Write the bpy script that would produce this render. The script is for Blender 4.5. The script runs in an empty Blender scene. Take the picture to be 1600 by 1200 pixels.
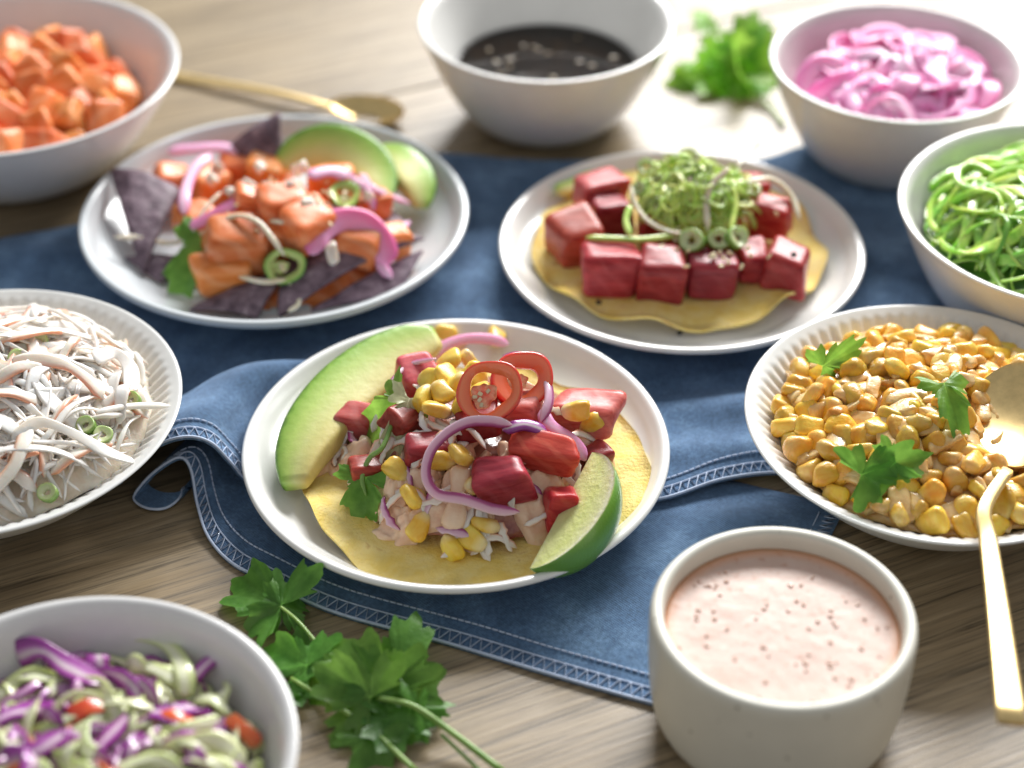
import bpy, math, random
import numpy as np
from mathutils import Vector, Matrix, noise as mnoise
R = math.radians
sc = bpy.context.scene
col = sc.collection
U = 0.01                                   # all lengths below are written in centimetres

# ------------------------------------------------------------------ camera
FPX = 3000.0; EL = R(37.5); CH = 53.5; R0 = CH/math.sin(EL)
CAM = np.array([0, -R0*math.cos(EL), CH])
FW = np.array([0, math.cos(EL), -math.sin(EL)]); RT = np.array([1., 0, 0]); UP = np.cross(RT, FW)
cd = bpy.data.cameras.new("camera"); cam = bpy.data.objects.new("camera", cd); col.objects.link(cam)
cam.location = CAM*U; cam.rotation_euler = (math.pi/2-EL, 0, 0)
cd.sensor_width = 36; cd.lens = 36*FPX/1600; cd.clip_start = .01; cd.clip_end = 50
cd.dof.use_dof = True; cd.dof.focus_distance = .785; cd.dof.aperture_fstop = 4.2
sc.camera = cam
# ------------------------------------------------------------------ light: one large window behind, dim room
w = bpy.data.worlds.new("World"); sc.world = w; w.use_nodes = True
w.node_tree.nodes['Background'].inputs[0].default_value = (.96, .98, 1, 1)
w.node_tree.nodes['Background'].inputs[1].default_value = .37
def area(name, loc, target, sx, sy, power, colr):
    l = bpy.data.lights.new(name, 'AREA'); l.shape = 'RECTANGLE'; l.size = sx; l.size_y = sy
    l.energy = power; l.color = colr
    o = bpy.data.objects.new(name, l); col.objects.link(o); o.location = loc
    o.rotation_euler = (Vector(target)-Vector(loc)).to_track_quat('-Z', 'Y').to_euler()
    return o
area("window_light", (.68, 1.75, 1.245), (.50, 0, .86), 1.6, .58, 113, (1, .995, .98))
sc.view_settings.view_transform = 'Standard'; sc.view_settings.look = 'None'
sc.view_settings.exposure = .10; sc.view_settings.gamma = 1
sc.render.engine = 'CYCLES'
try:
    sc.cycles.use_denoising = True; sc.cycles.max_bounces = 8; sc.cycles.sample_clamp_indirect = 6
except Exception: pass

# ------------------------------------------------------------------ placing
def at(px, py, z=0.):
    d = FW*FPX+RT*(px-800)+UP*(600-py); t = (z-CH)/d[2]; return CAM+t*d
def at_y(px, py, y):
    d = FW*FPX+RT*(px-800)+UP*(600-py); t = (y-CAM[1])/d[1]; return CAM+t*d
def cast(px, py, h, lift=0., zt=9.):
    d = FW*FPX+RT*(px-800)+UP*(600-py); d = d/np.linalg.norm(d)
    t = (zt-CH)/d[2]
    for k in range(600):
        p = CAM+d*(t+k*.04)
        if p[2] <= h(p[0], p[1])+lift or p[2] < 0: return p
    return p

# ------------------------------------------------------------------ object helpers
def tag(o, label=None, cat=None, group=None, kind=None):
    if label: o['label'] = label
    if cat: o['category'] = cat
    if group: o['group'] = group
    if kind: o['kind'] = kind
    return o
def link(name, me, parent=None):
    o = bpy.data.objects.new(name, me); col.objects.link(o)
    if parent is not None: o.parent = parent
    return o
def mesh(name, V, F, mat, smooth=True, attrs=None):
    me = bpy.data.meshes.new(name)
    me.from_pydata((np.asarray(V, float)*U).tolist(), [], [tuple(int(i) for i in f) for f in F])
    if attrs:
        for k, a in attrs.items():
            at_ = me.attributes.new(k, 'FLOAT', 'POINT'); at_.data.foreach_set('value', np.asarray(a, np.float32))
    me.materials.append(mat)
    if smooth: me.polygons.foreach_set('use_smooth', [True]*len(me.polygons))
    me.update(); return me
def ob(name, V, F, mat, parent=None, smooth=True, attrs=None):
    """mesh object whose origin sits at its own centre"""
    V = np.asarray(V, float); c = V.mean(0); c[2] = V[:, 2].min()
    base = np.zeros(3)
    o = link(name, mesh(name, V-c, F, mat, smooth, attrs), parent)
    if parent is not None: base = np.array(parent.get('_o', (0, 0, 0)))
    o.location = (c-base)*U; o['_o'] = [float(x) for x in c]
    return o
def empty(name, loc):
    o = link(name, None); o.location = np.asarray(loc)*U; o['_o'] = [float(x) for x in loc]; o.empty_display_size = .02; return o
def place(name, me, loc, rot, scale=(1, 1, 1), parent=None):
    o = link(name, me, parent); o.location = np.asarray(loc)*U
    if isinstance(rot, Matrix): o.rotation_euler = rot.to_euler()
    else: o.rotation_euler = rot
    o.scale = scale if hasattr(scale, '__len__') else (scale,)*3
    return o

# ------------------------------------------------------------------ materials
def nd(nt, t, **kw):
    n = nt.nodes.new(t)
    for k, v in kw.items(): setattr(n, k, v)
    return n
def newmat(name):
    m = bpy.data.materials.new(name); m.use_nodes = True
    nt = m.node_tree; return m, nt, nt.nodes['Principled BSDF']
def rgba(c): return (c[0], c[1], c[2], 1)
def coords(nt, scale=1., stretch=(1, 1, 1)):
    tc = nd(nt, 'ShaderNodeTexCoord'); oi = nd(nt, 'ShaderNodeObjectInfo')
    mp = nd(nt, 'ShaderNodeMapping'); mp.inputs['Scale'].default_value = [100*scale*s for s in stretch]
    nt.links.new(tc.outputs['Object'], mp.inputs[0])
    ad = nd(nt, 'ShaderNodeVectorMath', operation='ADD'); mu = nd(nt, 'ShaderNodeMath', operation='MULTIPLY'); mu.inputs[1].default_value = 37
    nt.links.new(oi.outputs['Random'], mu.inputs[0]); nt.links.new(mp.outputs[0], ad.inputs[0]); nt.links.new(mu.outputs[0], ad.inputs[1])
    return ad.outputs[0], oi.outputs['Random']
def ramp(nt, src, stops):
    r = nd(nt, 'ShaderNodeValToRGB'); e = r.color_ramp.elements
    while len(e) < len(stops): e.new(.5)
    for i, (p, c) in enumerate(stops): e[i].position = p; e[i].color = rgba(c) if hasattr(c, '__len__') else (c, c, c, 1)
    nt.links.new(src, r.inputs[0]); return r.outputs[0]
def noise_(nt, vec, scale, detail=3, rough=.55, dist=0):
    n = nd(nt, 'ShaderNodeTexNoise'); n.inputs['Scale'].default_value = scale; n.inputs['Detail'].default_value = detail
    n.inputs['Roughness'].default_value = rough; n.inputs['Distortion'].default_value = dist
    nt.links.new(vec, n.inputs['Vector']); return n.outputs[0]
def mix(nt, fac, a, b, mode='MIX'):
    m = nd(nt, 'ShaderNodeMix', data_type='RGBA', blend_type=mode)
    for sock, v in ((m.inputs[0], fac), (m.inputs[6], a), (m.inputs[7], b)):
        if hasattr(v, 'is_linked'): nt.links.new(v, sock)
        elif hasattr(v, '__len__'): sock.default_value = rgba(v)
        else: sock.default_value = v
    return m.outputs[2]
def bump(nt, b, hsrc, strength, dist):
    bn = nd(nt, 'ShaderNodeBump'); bn.inputs['Strength'].default_value = strength; bn.inputs['Distance'].default_value = dist*U
    nt.links.new(hsrc, bn.inputs['Height']); nt.links.new(bn.outputs[0], b.inputs['Normal'])
def setp(b, rough=.5, sss=0, rad=(.3, .15, .1), coat=0, metal=0, spec=.5):
    b.inputs['Roughness'].default_value = rough; b.inputs['Metallic'].default_value = metal
    b.inputs['Specular IOR Level'].default_value = spec
    if sss:
        b.inputs['Subsurface Weight'].default_value = sss; b.inputs['Subsurface Radius'].default_value = rad; b.inputs['Subsurface Scale'].default_value = U
    if coat: b.inputs['Coat Weight'].default_value = coat; b.inputs['Coat Roughness'].default_value = .12
def vary(nt, src, rnd, hue=.0, val=.25, sat=0):
    h = nd(nt, 'ShaderNodeHueSaturation')
    def mr(lo, hi, s):
        m = nd(nt, 'ShaderNodeMapRange'); m.inputs[3].default_value = lo; m.inputs[4].default_value = hi; nt.links.new(s, m.inputs[0]); return m.outputs[0]
    wn = nd(nt, 'ShaderNodeTexWhiteNoise', noise_dimensions='1D'); nt.links.new(rnd, wn.inputs['W'])
    nt.links.new(mr(1-val, 1+val, rnd), h.inputs['Value'])
    if hue: nt.links.new(mr(.5-hue, .5+hue, wn.outputs['Value']), h.inputs['Hue'])
    if sat: nt.links.new(mr(1-sat, 1+sat, wn.outputs['Value']), h.inputs['Saturation'])
    nt.links.new(src, h.inputs['Color']); return h.outputs[0]
def food(name, c1, c2, scale=1.5, rough=.35, sss=.25, rad=(.4, .2, .1), coat=.3, bmp=.3, bscale=4, val=.2, hue=.01, c3=None, stretch=(1, 1, 1)):
    m, nt, b = newmat(name); vec, rnd = coords(nt, 1, stretch)
    f = noise_(nt, vec, scale, 4, .6, .4)
    st = [(.35, c1), (.62, c2)] + ([(.74, c3)] if c3 else [])
    c = vary(nt, ramp(nt, f, st), rnd, hue, val)
    nt.links.new(c, b.inputs['Base Color']); setp(b, rough, sss, rad, coat)
    bump(nt, b, noise_(nt, vec, bscale, 4), bmp, .08)
    return m
def fish(name, c1, c2, line, bands, lw, rough=.34, sss=.6, rad=(.7, .2, .12), coat=.06, val=.18, hue=.012, lmax=.3):
    m, nt, b = newmat(name); vec, rnd = coords(nt)
    wv = nd(nt, 'ShaderNodeTexWave', bands_direction='DIAGONAL'); wv.inputs['Scale'].default_value = bands
    wv.inputs['Distortion'].default_value = 6.5; wv.inputs['Detail'].default_value = 2; wv.inputs['Detail Scale'].default_value = .8
    nt.links.new(vec, wv.inputs['Vector'])
    lm = ramp(nt, wv.outputs['Fac'], [(1-lw, 0.), (1-lw*.15, lmax)])
    mp2 = nd(nt, 'ShaderNodeMapping'); mp2.inputs['Scale'].default_value = (.6, 3.2, 3.2); mp2.inputs['Rotation'].default_value = (.5, .3, .6); nt.links.new(vec, mp2.inputs[0])
    base = ramp(nt, noise_(nt, mp2.outputs[0], 1.0, 5, .62, .8), [(.32, c1), (.68, c2)])
    c = vary(nt, mix(nt, lm, base, line), rnd, hue, val)
    nt.links.new(c, b.inputs['Base Color']); setp(b, rough, sss, rad, coat, spec=.22)
    bump(nt, b, noise_(nt, vec, 2.2, 3, .5), .22, .08)
    return m
def attr_mat(name, attr, stops, rough=.35, sss=.3, rad=(.3, .25, .15), coat=.3, bmp=.25, val=.12, hue=.01, nz=.12, bscale=5):
    m, nt, b = newmat(name); vec, rnd = coords(nt)
    a = nd(nt, 'ShaderNodeAttribute', attribute_name=attr)
    ad = nd(nt, 'ShaderNodeMath', operation='MULTIPLY_ADD'); ad.inputs[1].default_value = nz
    n = noise_(nt, vec, 2.2, 3); nt.links.new(n, ad.inputs[0])
    sb = nd(nt, 'ShaderNodeMath', operation='SUBTRACT'); sb.inputs[1].default_value = nz*.5
    nt.links.new(a.outputs['Fac'], sb.inputs[0]); nt.links.new(sb.outputs[0], ad.inputs[2])
    c = vary(nt, ramp(nt, ad.outputs[0], stops), rnd, hue, val)
    nt.links.new(c, b.inputs['Base Color']); setp(b, rough, sss, rad, coat)
    bump(nt, b, noise_(nt, vec, bscale, 3), bmp, .05)
    return m
def ceramic(name, c, rough=.22, speck=0, coat=.4, mott=.04):
    m, nt, b = newmat(name); vec, rnd = coords(nt)
    f = noise_(nt, vec, .5, 4); base = ramp(nt, f, [(.3, [x*(1-mott) for x in c]), (.7, [min(.9, x*(1+mott)) for x in c])])
    if speck:
        vo = nd(nt, 'ShaderNodeTexVoronoi'); vo.inputs['Scale'].default_value = speck; nt.links.new(vec, vo.inputs['Vector'])
        sepc = nd(nt, 'ShaderNodeSeparateColor'); nt.links.new(vo.outputs['Color'], sepc.inputs[0])
        lt = nd(nt, 'ShaderNodeMapRange'); lt.inputs[1].default_value = .17; lt.inputs[2].default_value = .08; nt.links.new(vo.outputs['Distance'], lt.inputs[0])
        gt = nd(nt, 'ShaderNodeMath', operation='GREATER_THAN'); gt.inputs[1].default_value = .58; nt.links.new(sepc.outputs[0], gt.inputs[0])
        mu = nd(nt, 'ShaderNodeMath', operation='MULTIPLY'); nt.links.new(lt.outputs[0], mu.inputs[0]); nt.links.new(gt.outputs[0], mu.inputs[1])
        m2 = nd(nt, 'ShaderNodeMath', operation='MULTIPLY'); m2.inputs[1].default_value = .75; nt.links.new(mu.outputs[0], m2.inputs[0])
        base = mix(nt, m2.outputs[0], base, (.13, .10, .06))
    nt.links.new(base, b.inputs['Base Color']); setp(b, rough, 0, coat=coat)
    bump(nt, b, noise_(nt, vec, .8, 3), .12, .05)
    return m
def leaf_mat(name, c1, c2, trans=.42):
    m, nt, b = newmat(name); vec, rnd = coords(nt)
    a = nd(nt, 'ShaderNodeAttribute', attribute_name='c')
    base = ramp(nt, noise_(nt, vec, 1.3, 4), [(.3, c1), (.7, c2)])
    vein = ramp(nt, a.outputs['Fac'], [(.0, 0.), (.75, 0.), (1., .85)])
    c = vary(nt, mix(nt, vein, base, [min(1, x*2.2+.02) for x in c2]), rnd, .012, .25)
    nt.links.new(c, b.inputs['Base Color']); setp(b, .38, 0, spec=.45)
    bump(nt, b, noise_(nt, vec, 3.5, 3), .4, .08)
    tr = nd(nt, 'ShaderNodeBsdfTranslucent'); hs = nd(nt, 'ShaderNodeHueSaturation'); hs.inputs['Value'].default_value = 1.9; hs.inputs['Hue'].default_value = .485
    nt.links.new(c, hs.inputs['Color']); nt.links.new(hs.outputs[0], tr.inputs[0])
    mx = nd(nt, 'ShaderNodeMixShader'); mx.inputs[0].default_value = trans
    nt.links.new(b.outputs[0], mx.inputs[1]); nt.links.new(tr.outputs[0], mx.inputs[2])
    nt.links.new(mx.outputs[0], nt.nodes['Material Output'].inputs[0]); return m
def wood_mat():
    m, nt, b = newmat('oak'); vec, rnd = coords(nt, 1, (.10, 1.6, 1))
    big = noise_(nt, vec, .5, 5, .6, 1.2)
    vec2, _ = coords(nt, 1, (.16, 5.5, 1)); fine = noise_(nt, vec2, 1.0, 6, .68, .35)
    c = ramp(nt, big, [(.25, (.180, .126, .072)), (.5, (.265, .193, .116)), (.75, (.355, .27, .175))])
    g = ramp(nt, fine, [(.36, .36), (.46, .82), (.6, 1.12)])
    c = mix(nt, 1.0, c, g, 'MULTIPLY'); c = vary(nt, c, rnd, .006, .10)
    nt.links.new(c, b.inputs['Base Color']); setp(b, .36, 0, spec=.55)
    rr = ramp(nt, fine, [(.3, .46), (.7, .30)]); nt.links.new(rr, b.inputs['Roughness'])
    bump(nt, b, fine, .35, .05); return m
def denim_mat():
    m, nt, b = newmat('denim'); vec, rnd = coords(nt)
    tc = nd(nt, 'ShaderNodeTexCoord')
    tw = nd(nt, 'ShaderNodeTexWave', bands_direction='DIAGONAL'); tw.inputs['Scale'].default_value = 4.5; tw.inputs['Distortion'].default_value = 1.4
    tw.inputs['Detail'].default_value = 2; nt.links.new(vec, tw.inputs['Vector'])
    big = noise_(nt, vec, .45, 5, .65); fine = noise_(nt, vec, 7, 3, .7)
    c = ramp(nt, big, [(.3, (.050, .104, .195)), (.5, (.090, .172, .305)), (.72, (.175, .30, .475))])
    f2 = ramp(nt, fine, [(.35, .62), (.65, 1.35)]); c = mix(nt, .8, c, f2, 'MULTIPLY')
    t2 = ramp(nt, tw.outputs['Fac'], [(.2, .78), (.8, 1.2)]); c = mix(nt, .7, c, t2, 'MULTIPLY')
    nt.links.new(c, b.inputs['Base Color']); setp(b, .9, 0, spec=.15)
    b.inputs['Sheen Weight'].default_value = .45; b.inputs['Sheen Roughness'].default_value = .5; b.inputs['Sheen Tint'].default_value = (.6, .75, 1, 1)
    st = nd(nt, 'ShaderNodeTexWave', bands_direction='X'); st.inputs['Scale'].default_value = 9; st.inputs['Distortion'].default_value = 2.5; nt.links.new(vec, st.inputs['Vector'])
    hm = nd(nt, 'ShaderNodeMath', operation='ADD'); nt.links.new(fine, hm.inputs[0]); nt.links.new(tw.outputs['Fac'], hm.inputs[1])
    h3_ = nd(nt, 'ShaderNodeMath', operation='ADD'); nt.links.new(hm.outputs[0], h3_.inputs[0]); nt.links.new(st.outputs['Fac'], h3_.inputs[1])
    bump(nt, b, h3_.outputs[0], .55, .05); return m
def simple(name, c, rough=.5, metal=0, sss=0, coat=0, spec=.5):
    m, nt, b = newmat(name); vec, rnd = coords(nt)
    n = ramp(nt, noise_(nt, vec, 2.5, 4), [(.3, [x*.88 for x in c]), (.7, [min(1, x*1.1) for x in c])])
    nt.links.new(n, b.inputs['Base Color']); setp(b, rough, sss, metal=metal, coat=coat, spec=spec); return m

M_wood = wood_mat(); M_denim = denim_mat(); M_thread = simple('pale_thread', (.52, .60, .76), .9, spec=.1)
M_white = ceramic('white_glaze', (.84, .835, .81)); M_blue = ceramic('cool_grey_glaze', (.64, .68, .705))
M_bowl = ceramic('white_bowl_glaze', (.82, .81, .78), .2); M_flute = ceramic('fluted_glaze', (.76, .765, .75), .25)
M_lilac = ceramic('lilac_white_glaze', (.76, .755, .75), .25); M_stone = ceramic('speckled_stoneware', (.70, .68, .59), .38, 1.6, .1)
M_gold = simple('brushed_gold', (.78, .58, .27), .36, 1)
M_tuna = fish('tuna_flesh', (.21, .012, .014), (.43, .060, .056), (.48, .13, .12), .55, .35, val=.25, lmax=.16)
M_tunapink = fish('tuna_flesh_pale', (.38, .050, .050), (.58, .15, .135), (.68, .30, .27), .55, .4, lmax=.22)
M_tunared = fish('tuna_flesh_red', (.35, .020, .020), (.54, .075, .060), (.70, .22, .14), .5, .3, lmax=.2)
M_salmon = fish('salmon_flesh', (.70, .165, .035), (.82, .30, .105), (.88, .50, .30), .42, .45, sss=.4, rad=(.4, .18, .08), lmax=.30)
def pale_tip(m, k=.8):
    nt = m.node_tree; b = nt.nodes['Principled BSDF']; src = b.inputs['Base Color'].links[0].from_socket
    tc = nd(nt, 'ShaderNodeTexCoord'); sx = nd(nt, 'ShaderNodeSeparateXYZ'); nt.links.new(tc.outputs['Object'], sx.inputs[0])
    mr = nd(nt, 'ShaderNodeMapRange'); mr.inputs[1].default_value = -.0015; mr.inputs[2].default_value = -.0052; mr.inputs[4].default_value = k; nt.links.new(sx.outputs[1], mr.inputs[0])
    nt.links.new(mix(nt, mr.outputs[0], src, (.86, .74, .46)), b.inputs['Base Color']); return m
M_corn = food('corn_kernel', (.78, .46, .035), (.88, .64, .12), 1.2, .36, .35, (.4, .25, .06), .2, .35, 3, .16, .012)
M_corncream = food('creamy_corn_kernel', (.79, .385, .022), (.87, .58, .085), 1.3, .34, .35, (.4, .25, .08), .25, .7, 3.5, .26, .018, c3=(.86, .64, .28))
M_cornsauce = food('corn_dressing', (.74, .38, .09), (.85, .60, .28), 1.4, .3, .3, (.4, .25, .1), .5, .6, 2.5, 0, 0)
M_tostada = food('fried_corn_tortilla', (.82, .60, .13), (.88, .71, .27), .9, .72, .12, (.3, .2, .05), .0, .9, 6.0, 0, 0, c3=(.58, .32, .07))
M_chip = food('blue_corn_chip', (.075, .042, .062), (.20, .135, .17), 1.5, .6, 0, coat=.05, bmp=1., bscale=3, val=.15, c3=(.42, .33, .37))
M_sauce = food('pink_dressing', (.82, .51, .33), (.88, .65, .47), 1.4, .34, .18, (.4, .3, .2), .4, .5, 2.5, .06, .005)
M_onion = attr_mat('pickled_onion', 'c', [(.0, (.74, .24, .46)), (.3, (.82, .40, .60)), (.6, (.87, .58, .72)), (1, (.78, .32, .54))], .38, .45, (.6, .3, .35), .15, val=.1, hue=.008)
M_onionhot = attr_mat('bright_pickled_onion', 'c', [(.0, (.64, .11, .34)), (.25, (.76, .21, .46)), (.6, (.83, .33, .57)), (1, (.78, .30, .54))], .38, .45, (.6, .3, .35), .15, val=.1, hue=.008)
M_rawonion = attr_mat('red_onion', 'c', [(.0, (.22, .012, .10)), (.25, (.40, .07, .24)), (.42, (.66, .36, .50)), (1, (.80, .56, .66))], .28, .35, (.4, .25, .3), .4, val=.1)
M_purplecab = attr_mat('red_cabbage', 'c', [(.0, (.20, .012, .19)), (.34, (.36, .045, .34)), (.5, (.62, .38, .58)), (.62, (.76, .68, .66)), (.76, (.42, .08, .38)), (1, (.22, .012, .20))], .3, .25, (.3, .2, .3), .4, val=.2)
M_greencab = attr_mat('green_cabbage', 'c', [(.0, (.46, .56, .16)), (.3, (.66, .70, .36)), (.6, (.80, .80, .60)), (1, (.60, .66, .28))], .3, .25, (.3, .3, .15), .4, val=.15)
M_slaw = attr_mat('slaw_shred', 'c', [(.0, (.90, .78, .66)), (.4, (.92, .89, .82)), (1, (.91, .84, .75))], .38, .5, (.5, .4, .3), .2, val=.1)
M_crab = attr_mat('crab_stick', 'c', [(.0, (.84, .34, .20)), (.16, (.87, .56, .44)), (.36, (.89, .78, .68)), (1, (.89, .81, .72))], .32, .35, (.5, .3, .2), .4, val=.08)
M_slawbase = food('slaw_dressing', (.84, .70, .54), (.90, .82, .70), 1.0, .35, .3, bmp=.6, val=0)
M_avo = attr_mat('avocado_flesh', 'c', [(.0, (.07, .17, .014)), (.05, (.14, .30, .025)), (.12, (.30, .52, .07)), (.34, (.50, .66, .15)), (.6, (.68, .70, .26)), (1, (.72, .58, .20))], .42, .3, (.3, .3, .1), .2, .45, .1, .008, .16, 2.5)
M_limeskin = attr_mat('lime_skin', 'c', [(.0, (.40, .58, .13)), (.2, (.20, .44, .05)), (1, (.14, .34, .03))], .32, .15, (.2, .3, .1), .4, .35, .08, .005, .1, 9)
M_limeflesh = attr_mat('lime_flesh', 'c', [(.0, (.74, .76, .36)), (.55, (.66, .72, .28)), (.82, (.74, .78, .42)), (.93, (.82, .84, .62)), (1, (.60, .72, .30))], .22, .45, (.4, .4, .15), .55, 1.2, .08, .005, .22, 4)
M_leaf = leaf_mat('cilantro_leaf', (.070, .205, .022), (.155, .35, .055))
M_leafback = leaf_mat('cilantro_painted_backlight', (.17, .40, .04), (.30, .56, .08), .5)  # lighter copy of the leaf green, backlight put into the colour
M_stem = food('cilantro_stem', (.16, .30, .05), (.26, .40, .10), 1, .4, .3, (.2, .3, .1), .2, .2, 3, .15)
M_sprout = food('sprout', (.68, .58, .40), (.80, .74, .60), 1, .35, .3, bmp=.2, val=.1)
M_weed = food('green_tangle', (.34, .54, .06), (.68, .80, .22), 1.2, .3, .3, (.25, .35, .08), .3, .2, 4, .45, .03)
M_weed2 = food('cucumber_noodle', (.20, .46, .035), (.46, .70, .12), 1.2, .25, .4, (.25, .4, .08), .45, .2, 4, .5, .025)
M_scal = attr_mat('scallion', 'c', [(.0, (.18, .34, .05)), (.3, (.40, .54, .18)), (1, (.66, .70, .42))], .3, .3, (.25, .35, .1), .4)
M_chili = attr_mat('red_chili', 'c', [(.0, (.52, .008, .012)), (.2, (.74, .025, .02)), (.45, (.86, .10, .045)), (.7, (.88, .24, .11)), (1, (.85, .15, .06))], .22, .25, (.5, .15, .1), .55, .3, .06)
M_jal = attr_mat('green_chili', 'c', [(.0, (.07, .24, .016)), (.35, (.14, .36, .03)), (.6, (.42, .56, .14)), (1, (.50, .58, .18))], .22, .3, (.2, .35, .1), .5)
M_pepper = food('red_pepper', (.58, .050, .010), (.70, .13, .022), 1, .25, .3, (.5, .15, .05), .5, .2)
M_seed = food('sesame', (.76, .60, .34), (.84, .72, .48), 2, .45, .2, bmp=.2, val=.1)
M_black = simple('peppercorn', (.02, .017, .014), .6)
M_crumb = food('white_crumb', (.80, .74, .64), (.86, .82, .75), 2, .4, .4, bmp=.5)

# ------------------------------------------------------------------ shape generators (return V, F [, attrs])
def smooth_path(P, n):
    P = np.asarray(P, float)
    if len(P) < 3:
        t = np.linspace(0, 1, n)[:, None]; return P[0]*(1-t)+P[-1]*t
    Q = np.vstack([2*P[0]-P[1], P, 2*P[-1]-P[-2]]); m = len(P)-1; out = []
    for s in np.linspace(0, m-1e-6, n):
        i = int(s); t = s-i; a, b, c, d = Q[i:i+4]
        out.append(.5*((2*b)+(c-a)*t+(2*a-5*b+4*c-d)*t*t+(3*b-a-3*c+d)*t**3))
    return np.array(out)
def grid_faces(n, m, wrap=True):
    F = []
    for i in range(n-1):
        for j in range(m if wrap else m-1):
            k = (j+1) % m; F.append((i*m+j, i*m+k, (i+1)*m+k, (i+1)*m+j))
    return F
def sweep(path, w, t, up=(0, 0, 1), n=8, taper=.15, p=2.6, twist=0., wob=0., seed=0):
    """flattened tube along a path; w along the side direction, t along the up direction; attribute c runs 0..1 across the width"""
    P = np.asarray(path, float); N = len(P); rnd = random.Random(seed)
    T = np.gradient(P, axis=0); T /= np.linalg.norm(T, axis=1)[:, None]+1e-9
    up = np.asarray(up, float); up = np.tile(up, (N, 1)) if up.ndim == 1 else up
    w_ = w if hasattr(w, '__len__') else [w]*N; t_ = t if hasattr(t, '__len__') else [t]*N
    V = []; C = []; ph = rnd.uniform(0, 6)
    for i in range(N):
        S = np.cross(T[i], up[i]); S /= np.linalg.norm(S)+1e-9; Nn = np.cross(S, T[i])
        tw = twist*(i/(N-1)-.5); S, Nn = S*math.cos(tw)+Nn*math.sin(tw), Nn*math.cos(tw)-S*math.sin(tw)
        s = i/(N-1); k = 1.
        if taper > 0: k = min(1., (min(s, 1-s)/taper)**.5 if taper else 1); k = max(k, .18)
        k *= 1+wob*math.sin(ph+s*9)
        for j in range(n):
            a = 2*math.pi*(j+.5)/n; ca, sa = math.cos(a), math.sin(a)
            x = math.copysign(abs(ca)**(2/p), ca); y = math.copysign(abs(sa)**(2/p), sa)
            V.append(P[i]+S*x*w_[i]*.5*k+Nn*y*t_[i]*.5*k); C.append(.5+.5*x)
    F = grid_faces(N, n); F.append(tuple(range(n))[::-1]); F.append(tuple(range((N-1)*n, N*n)))
    return np.array(V), F, {'c': C}
def lathe(prof, n=96, flute=None):
    V = []; F = []
    for i, (r, z) in enumerate(prof):
        for j in range(n):
            a = 2*math.pi*j/n; rr, zz = r, z
            if flute: rr, zz = flute(i, r, z, a)
            V.append((rr*math.cos(a), rr*math.sin(a), zz))
    F = grid_faces(len(prof), n)
    F.append(tuple(range(n))[::-1]); F.append(tuple(range((len(prof)-1)*n, len(prof)*n)))
    return np.array(V), F
def chunk(size, bev=.22, jit=.1, seed=0, n=7, nz=.06):
    """rounded, slightly skewed cut block"""
    rs = np.random.RandomState(seed); V = []; idx = {}; F = []
    g = np.linspace(-1, 1, n); g = np.sign(g)*np.abs(g)**.65
    def vid(p):
        k = tuple(np.round(p, 4))
        if k not in idx: idx[k] = len(V); V.append(p)
        return idx[k]
    for ax in range(3):
        for s in (-1, 1):
            for i in range(n-1):
                for j in range(n-1):
                    q = []
                    for (a, b) in ((i, j), (i+1, j), (i+1, j+1), (i, j+1)):
                        p = np.zeros(3); p[ax] = s; p[(ax+1) % 3] = g[a]; p[(ax+2) % 3] = g[b]; q.append(vid(p))
                    F.append(q if s > 0 else q[::-1])
    V = np.array(V); core = np.clip(V, -(1-bev), 1-bev); d = V-core; d /= np.linalg.norm(d, axis=1)[:, None]+1e-9
    V = core+bev*d
    cj = rs.uniform(-jit, jit, (2, 2, 2, 3)); f = (V+1)/2
    for a in (0, 1):
        for b in (0, 1):
            for c in (0, 1):
                wgt = (f[:, 0] if a else 1-f[:, 0])*(f[:, 1] if b else 1-f[:, 1])*(f[:, 2] if c else 1-f[:, 2]); V = V+wgt[:, None]*cj[a, b, c]*1.6
    off = Vector(rs.uniform(0, 50, 3))
    for i in range(len(V)): V[i] += np.array(mnoise.noise_vector(Vector(V[i]*1.3)+off))*nz
    return V*np.asarray(size)*.5, F
def kernel(seed=0):
    rs = np.random.RandomState(seed); V = []; n, m = 9, 14
    for i in range(n):
        ph = -math.pi/2+math.pi*i/(n-1)
        for j in range(m):
            a = 2*math.pi*j/m; e = .72
            f = lambda v: math.copysign(abs(v)**e, v)
            x, y, z = f(math.cos(ph))*f(math.cos(a)), f(math.sin(ph)), f(math.cos(ph))*f(math.sin(a))
            k = .88+.17*y-.05*y*y; x *= k; z *= .62*(.92+.12*y)
            if y > .3: z *= 1-.35*(y-.3)*math.exp(-3*x*x)
            z -= .16*math.exp(-5*(x*x+(y-.25)**2))*(1 if z > 0 else 0)
            V.append((x*.5+rs.uniform(-.01, .01), y*.56+.06*x*x, z*.52))
    V = np.array(V)*rs.uniform(.90, 1.1, 3); F = grid_faces(n, m); off = Vector(rs.uniform(0, 40, 3))
    for i in range(len(V)): V[i] += np.array(mnoise.noise_vector(Vector(V[i]*2.6)+off))*.075
    return V, F
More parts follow.
